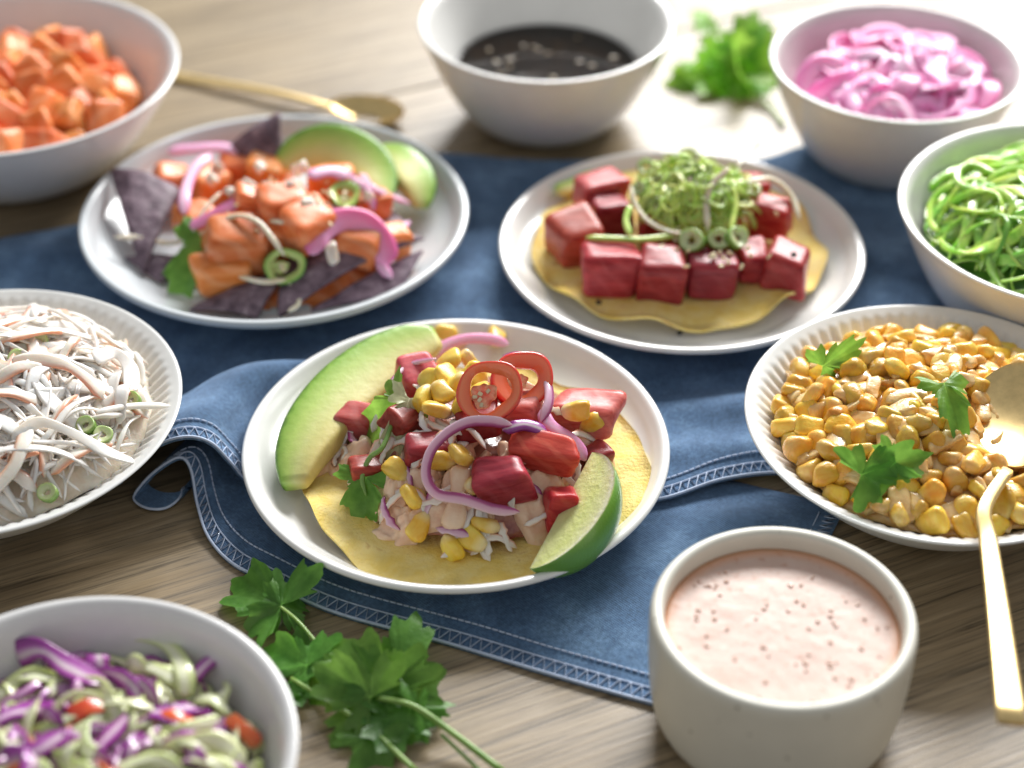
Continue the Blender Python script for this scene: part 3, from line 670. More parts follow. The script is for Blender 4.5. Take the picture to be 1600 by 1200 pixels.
for i, (px, py, s, rz, rx, mt, lab, lf) in enumerate([
    (652, 588, (1.9, 1.7, 1.4), .5, .2, M_tunapink, 'pale pink tuna chunk at the top left of the heap beside the corn cluster', .5),
    (565, 655, (1.9, 1.6, 1.3), -.4, .1, M_tunapink, 'dusky tuna chunk behind the cilantro leaf beside the avocado', .35),
    (628, 655, (1.6, 1.5, 1.2), .9, .3, M_tuna, 'small dark tuna chunk behind the pale celery leaf', .4),
    (918, 648, (3.3, 2.1, 1.7), -.25, -.1, M_tunapink, 'large pale tuna block at the right of the heap with a kernel on top', .6),
    (848, 704, (3.2, 1.5, 1.2), -.22, .3, M_tunared, 'long glossy red tuna slab below the chilli rings', .8),
    (785, 752, (2.6, 1.8, 1.8), .15, .1, M_tuna, 'dark maroon tuna block under the long red slab', .5),
    (876, 795, (1.55, 1.5, 2.1), .1, -.15, M_tunared, 'bright red tuna cube beside the lime wedge', .7),
    (935, 712, (1.3, 1.2, 1.2), .6, .2, M_tuna, 'small brownish tuna piece behind the lime wedge', .4),
    (670, 700, (2.1, 1.7, 1.4), .3, .1, M_tuna, 'dark tuna chunk inside the large onion loop', .2),
    (745, 660, (2.2, 1.8, 1.4), .2, 0, M_tuna, 'shaded tuna chunk beneath the front chilli ring', .2),
    (575, 735, (1.7, 1.3, 1.1), .2, 0, M_tuna, 'dark red tuna piece behind the curled cilantro stem', .2),
    (815, 640, (1.9, 1.5, 1.4), -.2, 0, M_tunapink, 'pinkish tuna piece under the rear chilli ring', .3)]):
    cube_at('tuna_chunk', mt, px, py, h1, tuple(v*.87 for v in s), (rx, .1*(-1)**i, rz), 40+i, lab, 'tuna', lf, 'tuna chunks on the front tostada', .34, .18, .11)
dl = [(520, 728, (1.0, .8), 'smear of pink sauce beside the tip of the avocado'), (625, 755, (.9, 1.1), 'pink sauce smear right of the cilantro leaves'), (718, 785, (.9, 1.1), 'pink sauce pool below the large onion loop'),
      (830, 775, (1.3, .9), 'pink sauce smear left of the bright red tuna cube'), (640, 815, (1.2, .6), 'pink sauce smear at the front of the heap'), (690, 540, (.9, .7), 'pink sauce dab on the avocado tip at the back'), (925, 690, (.7, .8), 'pink sauce dab beside the small brownish tuna piece'), (800, 720, (.6, .5), 'thin pink sauce dab on the dark maroon tuna')]
def sauce_patch(px, py, r_, lab, seed):
    p = cast(px, py, h1, 0); rs = random.Random(seed); ph = [rs.uniform(0, 6) for _ in range(5)]; V = []; n = 48; off = Vector((seed*3.7, 0, 0))
    for k in range(13):
        f = k/12
        for i in range(n):
            a = 2*math.pi*i/n; w = 1+.25*math.sin(2*a+ph[0])+.2*math.sin(3*a+ph[1])+.16*math.sin(5*a+ph[2])+.1*math.sin(9*a+ph[3])
            x, y = p[0]+r_[0]*f*w*math.cos(a)*1.15, p[1]+r_[1]*f*w*math.sin(a)*1.15; q = Vector((x*1.7, y*1.7, 0))+off
            V.append((x, y, h1(x, y)+.02+.32*(1-f**3)+.38*mnoise.fractal(q, 1., 2., 3)*(1-f**4)-(.35 if k == 12 else 0)))
    tag(ob('sauce_dollop', np.array(V), grid_faces(13, n), M_sauce), lab, 'sauce', 'sauce dabs on the front tostada')
for i, (px, py, r, lab) in enumerate(dl): sauce_patch(px, py, r, lab, i+3)
rs = random.Random(88); cnt = 0
in1 = lambda x, y: ((x-tc1[0])/6.0)**2+((y-tc1[1])/5.9)**2 < 1
for k in range(300):
    if cnt >= 64: break
    px, py = rs.uniform(530, 930), rs.uniform(560, 860)
    if (px-720)**2/195**2+(py-715)**2/150**2 > 1: continue
    p = cast(px, py, h1, .1); P = strand_path(h1, p[0], p[1], rs.uniform(0, 6.28), rs.uniform(.9, 2.4), rs.choice([-1, 1])*rs.uniform(0, .9), rs.uniform(.05, .45), rs.uniform(0, .35), in1, rs, 11, .4)
    if P is None: continue
    c_ = rs.random(); mt, nm, lab, cat = (M_crab, 'crab_shred', 'dressed crab shred scattered over the front tostada heap', 'crab stick') if c_ < .5 else ((M_slaw, 'slaw_shred', 'pale cabbage shred scattered over the front tostada heap', 'cabbage') if c_ < .75 else (M_rawonion, 'onion_sliver', 'thin red onion sliver scattered over the front tostada heap', 'onion'))
    ww = [rs.uniform(.18, .42)*(1+.35*mnoise.noise(Vector((i*.4, k, 0)))) for i in range(len(P))]
    V, F, A = sweep(P, ww, .1, (rs.uniform(-.5, .5), -.5, .9), 8, .05, 3.2, rs.uniform(-1.5, 1.5))
    tag(ob(nm, V, F, mt, None, True, A), lab, cat, cat+' shreds on the front tostada heap'); cnt += 1
strip('sauce_drip', M_sauce, [(722, 725), (718, 760), (712, 800), (703, 835)], h1, .85, .6, .35, 'drip of pink sauce running down the middle of the heap', 'sauce', n=16, wob=.2)
rs = random.Random(61); Vs, Fs, b = [], [], 0
for k in range(70):
    px, py = rs.uniform(540, 900), rs.uniform(690, 850)
    if (px-720)**2/185**2+(py-735)**2/115**2 > 1: continue
    p = cast(px, py, h1b, .12); V, F = chunk((rs.uniform(.3, .9), rs.uniform(.3, .6), rs.uniform(.2, .5)), .5, .3, k, 5, .15); V = V@np.array(random_rot(rs)).T+p
    Vs.append(V); Fs += [tuple(b+i for i in f) for f in F]; b += len(V)
tag(ob('chopped_filling', np.vstack(Vs), Fs, M_sauce), 'chopped bits coated in pink sauce between the tuna chunks of the front tostada', 'filling', None, 'stuff')
kern1 = [(670, 592, 'leftmost'), (700, 566, 'topmost'), (712, 600, ''), (742, 588, ''), (662, 622, ''), (690, 612, ''), (722, 628, ''), (752, 610, ''), (682, 640, ''), (700, 588, ''), (730, 560, '')]
for i, (px, py, q) in enumerate(kern1):
    rs = random.Random(i+5); p = cast(px, py, h1, .75)
    tag(place('corn_kernel', KERN[i % 6], p, random_rot(rs), 1.12), 'yellow corn kernel clustered on top of the front tostada left of the chilli rings', 'corn kernel', 'corn kernels clustered beside the chilli rings')
for i, (px, py, lf, lab) in enumerate([(900, 642, 1.5, 'yellow kernel lying on the large pale tuna block'), (722, 712, .9, 'orange corn kernel on the sauce drip inside the onion loop'), (622, 735, .5, 'corn kernel right of the curled cilantro stem'), (648, 776, .4, 'corn kernel beside the cilantro leaf at the front left'),
    (655, 822, .3, 'corn kernel in sauce at the foot of the heap'), (760, 820, .35, 'corn kernel at the foot of the heap left of the red cube'), (706, 856, .35, 'corn kernel nearest the front edge of the tostada'), (737, 842, .3, 'half hidden corn kernel behind the frontmost kernel'),
    (775, 527, .5, 'corn kernel at the very back of the heap behind the pale onion slice'), (695, 528, .4, 'pale kernel beside the avocado tip at the back'), (745, 757, .5, 'corn kernel right of the sauce drip'), (925, 662, .9, 'creamy kernel piece on the right end of the pale tuna block'), (690, 720, .4, 'shaded corn kernel within the onion loop')]):
    rs = random.Random(i+95); p = cast(px, py, h1, lf)
    tag(place('corn_kernel', KERN[i % 6], p, random_rot(rs), 1.12), lab, 'corn kernel', 'loose corn kernels on the front tostada')
strip('onion_loop', M_rawonion, [(800, 664, .2), (765, 658, .3), (730, 660, .3), (697, 678, .2), (672, 708, .1), (666, 745, 0), (684, 772, 0), (725, 780, .1), (770, 795, .0), (812, 800, 0)], h1, .44, .15, 1.25, 'large loop of red onion across the front of the heap', 'onion', (-.2, -.75, .55), .06, n=50)
strip('onion_slice', M_onion, [(678, 562), (692, 542, .3), (725, 530, .4), (765, 530, .3), (795, 538)], h1, .5, .25, .55, 'pale pickled onion slice arching over the back of the heap', 'onion', (0, -.6, .8), n=24)
strip('onion_slice', M_rawonion, [(785, 556, .5), (825, 560, .8), (852, 590, .8), (858, 625, .6), (845, 660, .2)], h1, .42, .22, .75, 'purple onion arc behind the right chilli ring', 'onion', (.5, -.5, .7), n=24)
strip('onion_slice', M_rawonion, [(603, 612), (615, 592, .3), (640, 570, .4), (682, 560, .3)], h1, .22, .18, .85, 'thin purple onion edge across the pale pink tuna chunk', 'onion', n=18)
strip('red_cabbage_piece', M_purplecab, [(785, 672), (820, 664, .1), (855, 676)], h1, .55, .3, 1.15, 'short dark purple cabbage piece below the chilli rings', 'cabbage', n=12)
strip('onion_slice', M_onion, [(845, 640), (860, 665), (895, 690), (915, 720)], h1, .6, .25, .9, 'pale pink onion slice draped towards the lime wedge', 'onion', n=14)
# chilli rings
def facing(px, py, tilt=(0, -.75, .66), spin=0): return Matrix(np.stack([np.cross((0., 1, .0), (0, 0, 1.)), (0, 1, 0), (0, 0, 1)], 1).tolist())
MEMB = {'red_chili': food('chilli_membrane', (.66, .12, .045), (.86, .48, .28), 2.0, .3, .3, coat=.4, bmp=1., bscale=4, c3=(.40, .03, .015)), 'green_chili': food('pale_membrane', (.30, .42, .08), (.62, .66, .30), 2.5, .35, .4, coat=.3, bmp=.9)}
def ring_at(name, mat, px, py, h, lift, r, nrm, spin, seed, label, cat, t=.36, ri=.5, sq=.85):
    p = cast(px, py, h, lift); t_ = empty(name, p)
    V, F, A = ringslice(r, t, ri, sq, seed); q = Vector(nrm).to_track_quat('Z', 'Y').to_matrix() @ Matrix.Rotation(spin, 3, 'Z')
    me = mesh('flesh_ring', V, F, mat, True, A); o = link('flesh_ring', me, t_); o.rotation_euler = q.to_euler()
    V2, F2 = disc(r*ri*.62, .12, .10, seed, 32, 5, .12); V2[:, 1] *= sq; V2[:, 0] -= r*ri*.32; V2[:, 2] -= .14
    mb = link('membrane', mesh('membrane', V2, F2, MEMB[mat.name]), t_); mb.rotation_euler = q.to_euler()
    rs = random.Random(seed)
    for k in range(5):
        a = rs.uniform(0, 6.28); g_ = rs.uniform(.25, .8); V2, F2 = chunk((.20, .15, .07), .5, .1, k, 5)
        s = link('seed', mesh('seed', V2, F2, M_seed), mb); d = Vector((math.cos(a)*r*ri*g_*.6-r*ri*.32, math.sin(a)*r*ri*g_*sq*.6, .02)); s.location = d*U; s.rotation_euler = (rs.uniform(-.4, .4), rs.uniform(-.4, .4), a)
    return tag(t_, label, cat)
ring_at('chilli_ring', M_chili, 815, 595, h1, 1.25, 1.35, (.15, -.55, .8), .4, 3, 'rear slice of fresh red chilli showing its seeds', 'chilli', .5, .5, .9)
ring_at('chilli_ring', M_chili, 765, 612, h1, 1.8, 1.38, (-.12, -.72, .68), .7, 7, 'front ring of fresh red chilli on top of the heap', 'chilli', .42, .64, .9)
# herbs on the front plate
def cast_leaf(pb, pt, h, l0, l1, width, mat, kind, **k):
    return leaf_at(cast(*pb, h, l0), cast(*pt, h, l1), width, mat, kind, **k)
t_ = empty('cilantro_sprig', cast(590, 700, h1, .5))
leaf_at(cast(625, 622, h1, .9), cast(548, 690, h1, .6), 2.2, M_leaf, 3, t_, (-.3, -.6, .7))
leaf_at(cast(572, 745, h1, .8), cast(560, 815, h1, .45), 2.4, M_leaf, 1, t_, (-.3, -.6, .7))
P = px_path([(622, 630, .3), (600, 695, .4), (578, 715, .5), (566, 745, .4), (572, 775, .1)], h1, .5, 20); V, F, A = sweep(P, .2, .18, (0, -.3, 1), 8)
ob('stem', V, F, M_stem, t_)
tag(t_, 'cilantro sprig with a curled stem draped over the left of the front tostada', 'herb')
cast_leaf((640, 622), (612, 712), h1, 1.0, .7, 1.5, leaf_mat('pale_leaf', (.34, .38, .20), (.52, .54, .34), .2), 3, name='celery_leaf', label='pale folded leaf between the corn cluster and the cilantro', cat='herb leaf', nrm=(.2, -.6, .7))
# avocado wedge
def hz(z): return lambda x, y: z
def avocado(path, w, t, up, label, taper=.28, group=None):
    P = smooth_path(path, 34); n = len(P)
    ww = [w*(math.sin(math.pi*(.06+.88*i/(n-1)))**.6) for i in range(n)]; tt = [t*(math.sin(math.pi*(.06+.88*i/(n-1)))**.5) for i in range(n)]
    V, F, A = sweep(P, ww, tt, up, 28, 0, 4.6, 0, 0)
    # the inner edge is thinner than the rounded outer one
    A['c'] = [1-a for a in A['c']] if FLIP[0] else A['c']
    return tag(ob('avocado_slice', V, F, M_avo, None, True, A), label, 'avocado', group)
FLIP = [True]
avocado([at(682, 528, 2.9), at(640, 545, 2.8), at(590, 576, 2.6), at(540, 617, 2.4), at(498, 665, 2.2), at(472, 712, 2.0), at(460, 758, 1.8)], 3.1, 1.4, (-.30, -.62, .80), 'long green and yellow avocado wedge along the left of the front plate')
# lime wedge
def lime():
    A0, A1 = at(866, 905, 1.9), at(962, 722, 3.4); ax = A1-A0; L = np.linalg.norm(ax); ax /= L; c = (A0+A1)/2
    m = np.array([.72, -.52, -.20]); m -= ax*(m@ax); m /= np.linalg.norm(m); nn = np.cross(ax, m)
    t_ = empty('lime_wedge', c); half = R(40); R_ = 2.35; n, k = 30, 14
    def P(s, a, q): rad = R_*q*(max(0, 1-s*s)**.55); return c+ax*s*L*.5*1.0+(m*math.cos(a)+nn*math.sin(a))*rad-m*R_*.45
    V = [P(math.sin(math.pi/2*(2*i/n-1)), half*(2*j/k-1), 1) for i in range(n+1) for j in range(k+1)]
    C = [min(1, (1-abs(2*j/k-1))*4) for i in range(n+1) for j in range(k+1)]
    tag(ob('peel', np.array(V), grid_faces(n+1, k+1, False), M_limeskin, t_, True, {'c': C}))
    for sgn in (-1, 1):
        V = [P(math.sin(math.pi/2*(2*i/n-1)), half*sgn*(.995-.10*math.sin(math.pi*j/k)), j/k) for i in range(n+1) for j in range(k+1)]
        C = [j/k for i in range(n+1) for j in range(k+1)]
        ob('flesh', np.array(V), grid_faces(n+1, k+1, False), M_limeflesh, t_, True, {'c': C})
    tag(t_, 'juicy green lime wedge leaning on the right rim of the front plate', 'lime')
lime()

# ================================================================== tuna plate
tc2 = at(1058, 388, 1.2)
V, F = disc(7.1, .18, .42, 11, irr=.02); V = V+np.array([tc2[0], tc2[1], 1.25])
tag(ob('tostada', V, F, M_tostada), 'wavy edged yellow tostada under the neat tuna cubes', 'tostada')
def h2(x, y): return 1.45
g2 = 'tuna cubes on the rear tostada'
for i, (px, py, s, rz, mt, lab, lf) in enumerate([
    (893, 372, (2.3, 2.2, 2.2), .45, M_tuna, 'leftmost tuna cube on the rear tostada, set at an angle', 1.0),
    (955, 422, (2.6, 2.1, 2.1), .08, M_tuna, 'second tuna cube from the left in the front row', 1.0),
    (1035, 430, (2.2, 2.1, 2.15), -.05, M_tuna, 'square dark tuna cube in the middle of the front row', 1.0),
    (1113, 426, (2.4, 2.1, 2.0), -.08, M_tuna, 'tuna cube right of the middle of the front row under the scallions', 1.0),
    (1176, 410, (1.5, 1.7, 1.7), .2, M_tuna, 'narrow tuna cube between two larger ones at the right of the front row', .9),
    (1228, 418, (2.2, 2.0, 2.2), -.35, M_tuna, 'rightmost tuna cube of the front row with a black peppercorn', 1.0),
    (935, 300, (2.4, 1.6, 1.7), .5, M_tunapink, 'pale tuna piece at the back left of the rear tostada', 1.5),
    (955, 335, (2.0, 1.8, 1.8), .3, M_tuna, 'shaded tuna cube in the second row left of the green heap', 1.1),
    (1030, 345, (2.1, 1.8, 1.9), .1, M_tuna, 'dark tuna cube just below the green heap', 1.2),
    (1120, 335, (2.1, 1.9, 2.0), -.1, M_tuna, 'tuna cube behind the hanging white strands', 1.4),
    (1206, 340, (1.9, 1.6, 1.9), -.3, M_tunared, 'bright orange red tuna cube at the right of the second row', 1.4),
    (1075, 300, (2.6, 2.0, 1.8), .1, M_tuna, 'hidden dark tuna cube carrying the green heap', 1.5),
    (1165, 300, (1.9, 1.7, 1.6), .3, M_tuna, 'tuna cube at the back right under the green strands', 1.3)]):
    cube_at('tuna_cube', mt, px, py, h2, s, (.05*(-1)**i, .04, rz), 70+i, lab, 'tuna', lf, g2, .30, .15, .07)
def h3(x, y):
    c = at(1085, 300, 4.2); q = 1-((x-c[0])/3.5)**2-((y-c[1])/2.5)**2
    return 3.2+1.5*max(0, q)**.7+.55*mnoise.noise(Vector((x*.7, y*.7, 3.3)))
c3 = at(1085, 300, 4.2); rs = random.Random(31)
V, F = mound(lambda x, y: h3(x, y)-.75, c3[0], c3[1], 2.3, 2.6, .3, 8, 40, 10, 2)
tag(ob('seaweed_salad', V, F, M_weed), 'tangled base of chopped green salad on top of the tuna cubes', 'seaweed', None, 'stuff')
ins3 = lambda x, y: ((x-c3[0])/3.5)**2+((y-c3[1])/2.7)**2 < 1.15
cnt = 0
for k in range(800):
    if cnt >= 170: break
    a, q = rs.uniform(0, 6.28), math.sqrt(rs.random())
    P = strand_path(h3, c3[0]+2.9*q*math.cos(a), c3[1]+2.1*q*math.sin(a), rs.uniform(0, 6.28), rs.uniform(1.2, 3.4), rs.choice([-1, 1])*rs.uniform(.5, 2.6), rs.uniform(-.45, .4), rs.uniform(0, .7), ins3, rs, 13, .5)
    if P is None: continue
    wd = rs.choice([rs.uniform(.08, .16), rs.uniform(.1, .22), rs.uniform(.2, .42)]); V, F, A = sweep(P, wd, .08, (rs.uniform(-.4, .4), -.3, 1), 6, .1, 2.3, rs.uniform(-2, 2))
    tag(ob('green_strand', V, F, M_weed, None, True, A), 'curly shredded scallion strand in the green heap on the tuna cubes', 'scallion', 'green strands heaped on the tuna cubes'); cnt += 1
g = 'sliced scallion pieces on the tuna cubes'
def scallion(px, py, h, lift, r, nrm, seed, lab, group, t=.5):
    V, F, A = ringslice(r, t, .35, .9, seed, 24); q = Vector(nrm).to_track_quat('Z', 'Y').to_matrix()
    p = cast(px, py, h, lift); return put('scallion_slice', M_scal, V, F, p, q, lab, 'scallion', group, A)
scallion(1082, 376, h2, 2.3, .62, (-.4, -.6, .7), 1, 'pale scallion slice above the gap between the middle tuna cubes', g)
scallion(1122, 374, h2, 2.3, .55, (.1, -.7, .7), 2, 'scallion slice centred above the right middle tuna cube', g)
scallion(1150, 372, h2, 2.35, .58, (.5, -.5, .7), 3, 'rightmost pale scallion slice on the front tuna row', g)
for i, (px, py) in enumerate([(1010, 262), (1045, 250), (1075, 245), (1110, 258), (1145, 268), (1030, 285), (1062, 275), (1095, 285), (1130, 295), (1000, 295), (1050, 305), (1160, 300), (1085, 265)]):
    scallion(px, py, h3, .35, random.Random(i).uniform(.3, .5), (random.Random(i+9).uniform(-.7, .7), -.4, .7), 30+i, 'small scallion ring scattered over the green heap on the tuna cubes', 'scallion rings on the green heap', .35)
hs2 = lambda x, y: 3.55
strip('scallion_strip', M_weed, [(915, 371), (960, 373), (1010, 374), (1065, 366)], hs2, .34, .22, .15, 'straight green scallion strip lying across the front row of tuna', 'scallion', n=18)
strip('bean_sprout', M_sprout, [(985, 290, .9), (993, 320, .5), (1012, 345, .2), (1045, 362, .1), (1085, 368, .15)], hs2, .22, .2, .2, 'white sprout curving down the left of the green heap', 'sprout', n=24)
strip('bean_sprout', M_sprout, [(1140, 262, 2.2), (1112, 290, 1.6), (1104, 320, .9), (1106, 362, .2)], hs2, .3, .22, .2, 'white sprout hanging straight down over the tuna cubes', 'sprout', n=20)
strip('bean_sprout', M_sprout, [(1165, 285, 1.2), (1205, 280, .8), (1235, 305, .2), (1250, 345, -.4)], hs2, .3, .22, .2, 'pale sprout arching over the right end of the tuna', 'sprout', n=20)
strip('bean_sprout', M_sprout, [(1150, 262, 1.6), (1172, 240, 1.6), (1190, 220, 1.8)], hs2, .10, .1, .2, 'thin sprout tip rising behind the green heap', 'sprout', n=14)
strip('scallion_strip', M_weed, [(1145, 290, 1.3), (1150, 320, .8), (1140, 365, .2)], hs2, .24, .16, .2, 'green strip hanging beside the white sprout', 'scallion', n=14)
strip('scallion_strip', M_weed, [(985, 320, .7), (978, 345, .4), (985, 368, .1)], hs2, .3, .16, .2, 'green strip hanging down the left of the heap', 'scallion', n=14)
hd2 = lambda x, y: 1.5
strip('avocado_sliver', M_avo, [(868, 300), (900, 288), (935, 272)], hd2, .9, .4, .3, 'thin avocado sliver at the back left of the rear tostada', 'avocado', n=12)
seeds_on('sesame_seeds', hs2, [(1060, 385), (1150, 400), (1060, 300), (1180, 320), (1120, 405)], 34, 3, .17, M_seed, 'sesame seeds sprinkled over the tuna cubes', .1)
for i, (px, py, lab) in enumerate([(935, 474, 'black peppercorn on the tostada left of the front tuna row'), (1062, 519, 'black peppercorn on the rim of the plate in front of the wavy tostada'), (1203, 468, 'black peppercorn on the tostada at the right of the tuna row'), (1240, 398, 'black peppercorn on the rightmost tuna cube'), (1012, 478, 'tiny pepper grain in front of the middle tuna cube')]):
    p = cast(px, py, (lambda x, y: 3.65) if i == 3 else (lambda x, y: 1.42 if i != 1 else .95), .05); V, F = chunk((.26, .24, .22), .6, .15, i, 6)
    put('peppercorn', M_black, V, F, p, (.3, .2, i), lab, 'peppercorn', 'peppercorns on the rear plate')

# ================================================================== salmon plate
cS = np.array([-11.71, 10.69])
def h4(x, y):
    c = at(455, 345, 2.6); q = 1-((x-c[0])/6.2)**2-((y-c[1]-.2)/5.0)**2
    return .95+2.0*max(0, q)**.8
for i, (tri, b, lab) in enumerate([
    ([at(168, 258, 3.0), at(285, 290, 2.8), at(222, 430, 1.4)], .3, 'purple blue corn chip standing at the left of the grey plate'),
    ([at(345, 235, 2.4), at(437, 172, 4.4), at(442, 265, 2.2)], .2, 'dark purple chip pointing up at the back of the grey plate'),
    ([at(190, 400, 1.3), at(330, 400, 1.6), at(250, 440, 1.1)], .15, 'dark chip lying flat at the left under the salmon'),
    ([at(430, 490, 1.3), at(668, 362, 2.7), at(450, 395, 2.2)], .45, 'large dark purple chip at the front right of the grey plate'),
    ([at(290, 482, 1.3), at(460, 415, 2.1), at(400, 492, 1.3)], .3, 'small crumbled purple chip at the front edge of the grey plate'),
    ([at(560, 300, 2.7), at(640, 350, 2.1), at(560, 370, 2.3)], .15, 'purple chip half hidden below the avocado slices'),
    ([at(480, 486, 1.0), at(622, 462, 1.1), at(665, 385, 2.0)], .15, 'dusty purple chip lying under the large dark one')]):
    V, F = triangle_sheet(tri, .16, b, i, 18); tag(ob('corn_chip', V, F, M_chip), lab, 'chip', 'blue corn chips on the grey plate')
V, F = mound(lambda x, y: h4(x, y)*.82, at(455, 345, 2.6)[0], at(455, 345, 2.6)[1], 5.2, .9, .2, 4)
tag(ob('salmon_base', V, F, M_salmon), 'chopped orange salmon forming the middle of the heap on the grey plate', 'salmon', None, 'stuff')
for i, (px, py, s, r, lab, lf) in enumerate([
    (265, 292, (1.9, 1.6, 2.3), (.1, .3, .4), 'tall salmon piece at the left end of the heap', .8), (322, 292, (2.2, 1.7, 1.9), (.1, .2, .9), 'salmon cube second from the left with a pink onion over it', .8),
    (375, 262, (2.2, 1.7, 1.7), (0, 0, .3), 'salmon cube at the back below the dark pointed chip', .8), (425, 268, (2.4, 1.8, 1.6), (.2, .1, -.2), 'salmon cube at the back centre beside the avocado', 1.0),
    (520, 288, (2.2, 1.6, 1.6), (0, .1, .2), 'salmon cube beside the green chilli near the avocado', .9), (440, 322, (2.3, 1.9, 1.7), (.2, .1, .5), 'pale salmon cube on top of the heap strewn with sesame', 1.2),
    (480, 352, (2.6, 2.2, 2.0), (.2, 0, .8), 'large salmon cube left of the magenta onion', 1.0), (395, 318, (1.9, 1.7, 1.5), (.1, .2, .1), 'salmon piece above the pink onion strip', 1.0),
    (370, 382, (2.9, 2.3, 2.2), (.2, .1, .3), 'big rounded salmon cube framed by the white sprout', .9), (350, 432, (2.9, 1.9, 1.8), (.1, 0, .2), 'lowest salmon cube above the front edge of the plate', .6),
    (560, 385, (2.3, 1.6, 1.6), (.1, .1, -.2), 'salmon cube behind the magenta onion', .6), (612, 378, (1.5, 1.3, 1.5), (.1, .2, .4), 'small salmon piece at the right end of the heap', .5),
    (580, 320, (1.9, 1.6, 1.4), (0, .1, .4), 'salmon piece under the lilac onion shreds', .7), (310, 345, (2.0, 1.7, 1.5), (.1, 0, .6), 'shaded salmon piece behind the pink onion strip', .5), (430, 372, (2.0, 1.6, 1.6), (.1, 0, .1), 'shaded salmon piece right of the white sprout', .5)]):
    cube_at('salmon_cube', M_salmon, px, py, h4, s, r, 140+i, lab, 'salmon', lf, 'salmon cubes on the grey plate', .38, .14, .09)
go = 'pickled onion slices on the grey plate'
strip('onion_slice', M_onion, [(262, 236), (300, 232, .2), (345, 230, .2), (385, 240)], h4, .6, .22, 1.5, 'pale pickled onion strip along the back left of the salmon', 'onion', group=go)
strip('onion_slice', M_onion, [(330, 240, .3), (305, 262, .5), (290, 300, .5), (288, 335, .2)], h4, .6, .22, 1.5, 'pink onion strip hanging between the two left salmon cubes', 'onion', group=go)
strip('onion_slice', M_onionhot, [(272, 355), (310, 348, .1), (350, 328, .2), (385, 308, .1)], h4, .7, .25, 1.3, 'flat pink onion strip running diagonally across the front of the heap', 'onion', group=go)
strip('onion_slice', M_onionhot, [(486, 398, 0), (500, 362, .1), (535, 343, .2), (572, 350, .2), (598, 382, .1), (604, 415, -.1)], h4, 1.25, .25, 1.35, 'broad magenta half ring of pickled onion at the right of the heap', 'onion', (0, -.75, .65), .1, group=go, n=34)
strip('onion_slice', M_onion, [(560, 262, .4), (575, 288, .4), (600, 302, .3), (642, 318)], h4, .45, .2, 1.3, 'lilac onion shred pointing right below the avocado', 'onion', group=go)
strip('onion_slice', M_rawonion, [(535, 250, .3), (548, 275, .4), (575, 300, .3), (585, 330)], h4, .4, .2, 1.4, 'dark edged onion shred in front of the avocado slices', 'onion', group=go)
strip('onion_slice', M_onion, [(480, 275, .3), (515, 268, .4), (545, 275, .3)], h4, .7, .25, 1.8, 'pale onion slice on the salmon cube near the green chilli', 'onion', group=go)
strip('onion_slice', M_rawonion, [(490, 310), (515, 328, .1), (550, 325)], h4, .5, .2, 1.2, 'dark magenta onion slice under the rear green chilli', 'onion', group=go)
strip('onion_slice', M_onion, [(640, 345), (605, 375, .2), (595, 410, .1), (612, 435, -.2)], h4, .55, .2, .9, 'pink onion strip curling over the right chip', 'onion', group=go)
gs = 'white sprouts on the grey plate'
strip('bean_sprout', M_sprout, [(322, 395), (332, 360, .2), (365, 338, .4), (400, 345, .4), (425, 372, .3), (445, 400)], h4, .26, .22, 1.75, 'white sprout looping over the big rounded salmon cube', 'sprout', group=gs, n=30)
strip('bean_sprout', M_sprout, [(178, 370, .5), (225, 372, .3), (262, 380, .2), (300, 372, .1), (340, 352, .2)], h4, .3, .2, .8, 'straggly sprout at the left edge of the heap', 'sprout', group=gs)
strip('bean_sprout', M_sprout, [(340, 415), (372, 430, .1), (410, 440, .1), (448, 437)], h4, .28, .2, 1.1, 'sprout lying across the lowest salmon cube', 'sprout', group=gs)
strip('bean_sprout', M_sprout, [(448, 440, .2), (465, 455, .1), (466, 475), (450, 487)], h4, .22, .18, .5, 'sprout hook curling over the front chip', 'sprout', group=gs)
strip('bean_sprout', M_sprout, [(300, 365), (318, 330, .2), (345, 300, .2)], h4, .2, .16, 1.3, 'short sprout between the two left salmon cubes', 'sprout', group=gs)
strip('bean_sprout', M_sprout, [(420, 345), (455, 348, .2), (490, 345)], h4, .22, .18, 1.7, 'short sprout on top of the salmon heap', 'sprout', group=gs)
rs = random.Random(77)
for k, (px, py) in enumerate([(405, 262), (465, 240), (340, 262), (330, 280), (450, 290), (420, 292), (480, 318), (385, 290), (520, 395), (575, 310), (360, 300), (470, 262)]):
    p = cast(px, py, h4, 1.75); V, F = chunk((.75*rs.uniform(.6, 1.2), .55, .45), .45, .3, k+3, 6, .15)
    put('white_crumb', M_crumb, V, F, p, random_rot(rs), 'white crumb scattered on the salmon heap of the grey plate', 'crumb', 'white crumbs on the salmon heap')
seeds_on('sesame_seeds', h4, [(440, 310), (470, 340), (420, 290), (400, 320), (500, 300)], 46, 6, .16, M_seed, 'sesame seeds sprinkled on the salmon heap of the grey plate', 1.85)
ring_at('green_chilli_slice', M_jal, 445, 416, h4, 1.0, 1.0, (.05, -.75, .65), .2, 4, 'round green chilli slice at the front of the salmon heap', 'chilli', .35, .6)
ring_at('green_chilli_slice', M_jal, 538, 306, h4, 1.5, .85, (.2, -.3, .9), .9, 5, 'green chilli slice lying tilted beside the avocado', 'chilli', .4, .55)
cast_leaf((315, 372), (262, 470), h4, 1.2, .25, 2.6, M_leaf, 1, name='cilantro_leaf', label='dark cilantro leaf drooping over the front left of the grey plate', cat='herb leaf', nrm=(-.2, -.6, .75))
FLIP[0] = False
